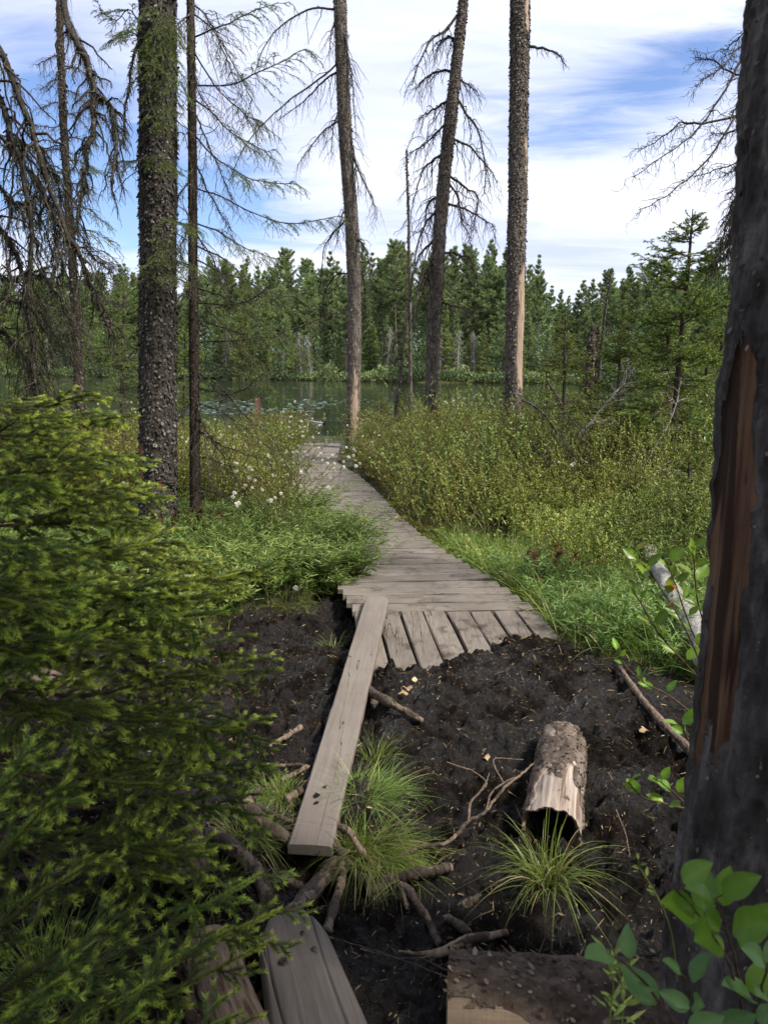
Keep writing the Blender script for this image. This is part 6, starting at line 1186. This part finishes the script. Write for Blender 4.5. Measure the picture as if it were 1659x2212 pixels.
sapling('large leafy shoot against the base of the near trunk, in the bottom corner', [[(1640, 2330), (1600, 2160), (1560, 2060), (1520, 1990), (1455, 1915)], [(1600, 2120), (1570, 2020), (1545, 1940)]], 1.02, .088, .052, 6, 4, mat='broad', lt=(.2, .6), start=.3)
sapling('low dull green leafy shoot in front of the bark log at the bottom right', [[(1520, 2300), (1450, 2200), (1390, 2120), (1330, 2070)], [(1560, 2260), (1500, 2180), (1480, 2110)], [(1600, 2240), (1640, 2160), (1655, 2080)]], .98, .072, .042, 5, 5, mat='bluegreen', start=.25)
sapling('narrow-leaved plant standing before the bark log', [[(1310, 2260), (1318, 2180), (1325, 2110), (1318, 2060)], [(1338, 2260), (1345, 2160), (1335, 2090)]], 1.28, .060, .010, 15, 6, mat='forb', smat='stem_green', start=.2, rs=.002)
sapling('thin seedling between the hollow log and the near trunk', [[(1462, 2120), (1450, 2010), (1420, 1940), (1385, 1880), (1378, 1860)]], 1.35, .022, .010, 7, 7, mat='forb', smat='stem_green', start=.4, rs=.002)
sapling('little willow twig leaning over the boardwalk at its bend', [[(770, 1165), (800, 1150), (825, 1130), (850, 1120)], [(775, 1165), (805, 1160), (835, 1155)], [(770, 1160), (785, 1125), (805, 1100)]], 6.3, .055, .018, 9, 8, mat='shrub', smat='twig_red', group=None, start=.15)

# ------------------------------------------------------------------ foreground spruce at the left
def bough(tree, P, seed, L2=.24, L3=.115, dens=2500, nl=.0155, wd=.0014, per=15, sub=5, r0=.007, live=.2, droop=.12, m='needle', thick=1.0):
    r = np.random.default_rng(seed); g = G(); P = P[None]; K = P.shape[1]; tubes(g, P, np.linspace(r0, .0022, K)[None], 7)
    Q, t, L = kids(P, per, .10, .985, .80, L2, 8, droop, .16, .50, .018, r=r, up=.05); tubes(g, Q, np.linspace(.0030, .0012, 8)[None], 5)
    Q2, t2, _ = kids(Q, sub, .15, .95, .66, L3, 5, droop * .6, .22, .35, .02, r=r, up=.04); tubes(g, Q2, np.full((1, 5), .0010), 3)
    ok = np.repeat(t > live, sub); bt = r.uniform(0, .14, len(Q)) + .16 * t + r.uniform(-.05, .12)
    needles(g, Q[t > live], dens, nl, wd, .58, 1, 0, .72, r, bt[t > live]); needles(g, Q2[ok], dens, nl, wd, .58, 1, 0, .75, r, np.repeat(bt, sub)[ok] + .03)
    needles(g, P, dens, nl, wd, .7, 1, .5, .6, r)
    return g.build('bough', [M['twig_brown'], M[m]], tree)
fs = thing('spruce_tree', 'near young spruce at the left edge, dense boughs with bright new tips covering the mud', 'tree', (-1.62, 2.05, 0), None)
C = smooth([(-1.62, 2.05, -.1), (-1.60, 2.06, .8), (-1.61, 2.05, 1.75)], 90, .002); g = G(); stem(g, C, np.linspace(.045, .008, 90), 26, .004, 30, .5, None, .003, 500, .012, 21, 0, False, .03, .3, 1); g.build('trunk', [M['bark_young'], M['flake_dead']], fs)
# tips: pixel and depth
TIPS = [(150, 868, 2.6), (225, 905, 2.5), (90, 850, 2.2), (215, 985, 2.3), (290, 1075, 2.4), (330, 1175, 2.5), (395, 1215, 2.45), (560, 1245, 2.3), (470, 1290, 2.1), (565, 1345, 2.25), (500, 1410, 2.0), (585, 1445, 2.15), (540, 1520, 2.0), (570, 1575, 2.1), (545, 1655, 2.0), (470, 1560, 1.9), (550, 1745, 1.9), (480, 1790, 1.8), (420, 1700, 1.75), (300, 1290, 1.9), (360, 1370, 2.0),
        (240, 1200, 1.9), (180, 1100, 1.8), (150, 1010, 1.9), (340, 1480, 1.75), (260, 1400, 1.6), (200, 1320, 1.5), (150, 1550, 1.45), (300, 1620, 1.55), (380, 1850, 1.65), (440, 1900, 1.65), (250, 1760, 1.5), (180, 1680, 1.4), (320, 1960, 1.5), (430, 1480, 2.3), (380, 1600, 2.2), (60, 960, 1.6), (60, 1180, 1.5)]
TIPS += [(120, 930, 2.2), (60, 1040, 1.8), (260, 1130, 2.0), (120, 1280, 1.6), (330, 1260, 2.1), (90, 1420, 1.5), (400, 1340, 1.9), (200, 1060, 2.1), (40, 1310, 1.4)]
drop = {2, 12, 17, 22, 26, 28, 33, 36, 9, 31, 24, 32}
for k, (px, py, Yt) in enumerate(TIPS):
    if k in drop: continue
    px = px - 42 * (px > 400)
    tip = at(px, py, Yt); zr = float(np.clip(tip[2] + .10 + .06 * math.sin(k), .03, 1.7)); y_ = 2.05 + (Yt - 2.05) * .12; rt = np.array([-1.60, y_, zr]); mid = (rt + tip) / 2 + np.array([0, 0, -.05 - .02 * (k % 3)]); q3 = rt * .22 + tip * .78 + np.array([0, 0, -.035])
    bough(fs, smooth([rt, mid, q3, tip], 20, .006, rng), 600 + k, L2=.27 if k % 3 else .33)
# separate low bough with fresh tips reaching past the hewn log, and others at the bottom edge
fb = thing('spruce_tree', 'low spruce seedling at the lower left, bright fresh tips touching the hewn log', 'tree', (-1.0, 1.15, 0), None)
C = smooth([(-1.0, 1.15, -.05), (-.99, 1.16, .25), (-1.0, 1.15, .62)], 40, .002); g = G(); tubes(g, C, np.linspace(.018, .005, 40)[None], 8); g.build('trunk', M['twig_brown'], fb)
for k, (px, py, Yt, zr) in enumerate([(610, 1962, 1.62, .22), (560, 1890, 1.7, .28), (500, 2010, 1.5, .2), (590, 2030, 1.55, .15), (330, 2120, 1.25, .2), (180, 1870, 1.25, .42), (120, 1740, 1.2, .55), (60, 1640, 1.15, .60), (230, 2010, 1.2, .32), (520, 2190, 1.3, .05), (300, 2190, 1.1, .12), (140, 2120, 1.05, .22), (420, 1985, 1.4, .3), (60, 2010, 1.0, .36), (60, 2200, .95, .2), (640, 2170, 1.35, .02)][:12]):
    tip = at(px, py, Yt); rt = np.array([-.99, 1.16, zr]); mid = (rt + tip) / 2 + np.array([0, 0, -.02]); bough(fb, smooth([rt, mid, tip], 16, .005, rng), 700 + k, L2=.15, L3=.075, per=11, sub=4, r0=.005, live=.45 if k < 5 else .25, dens=2000)
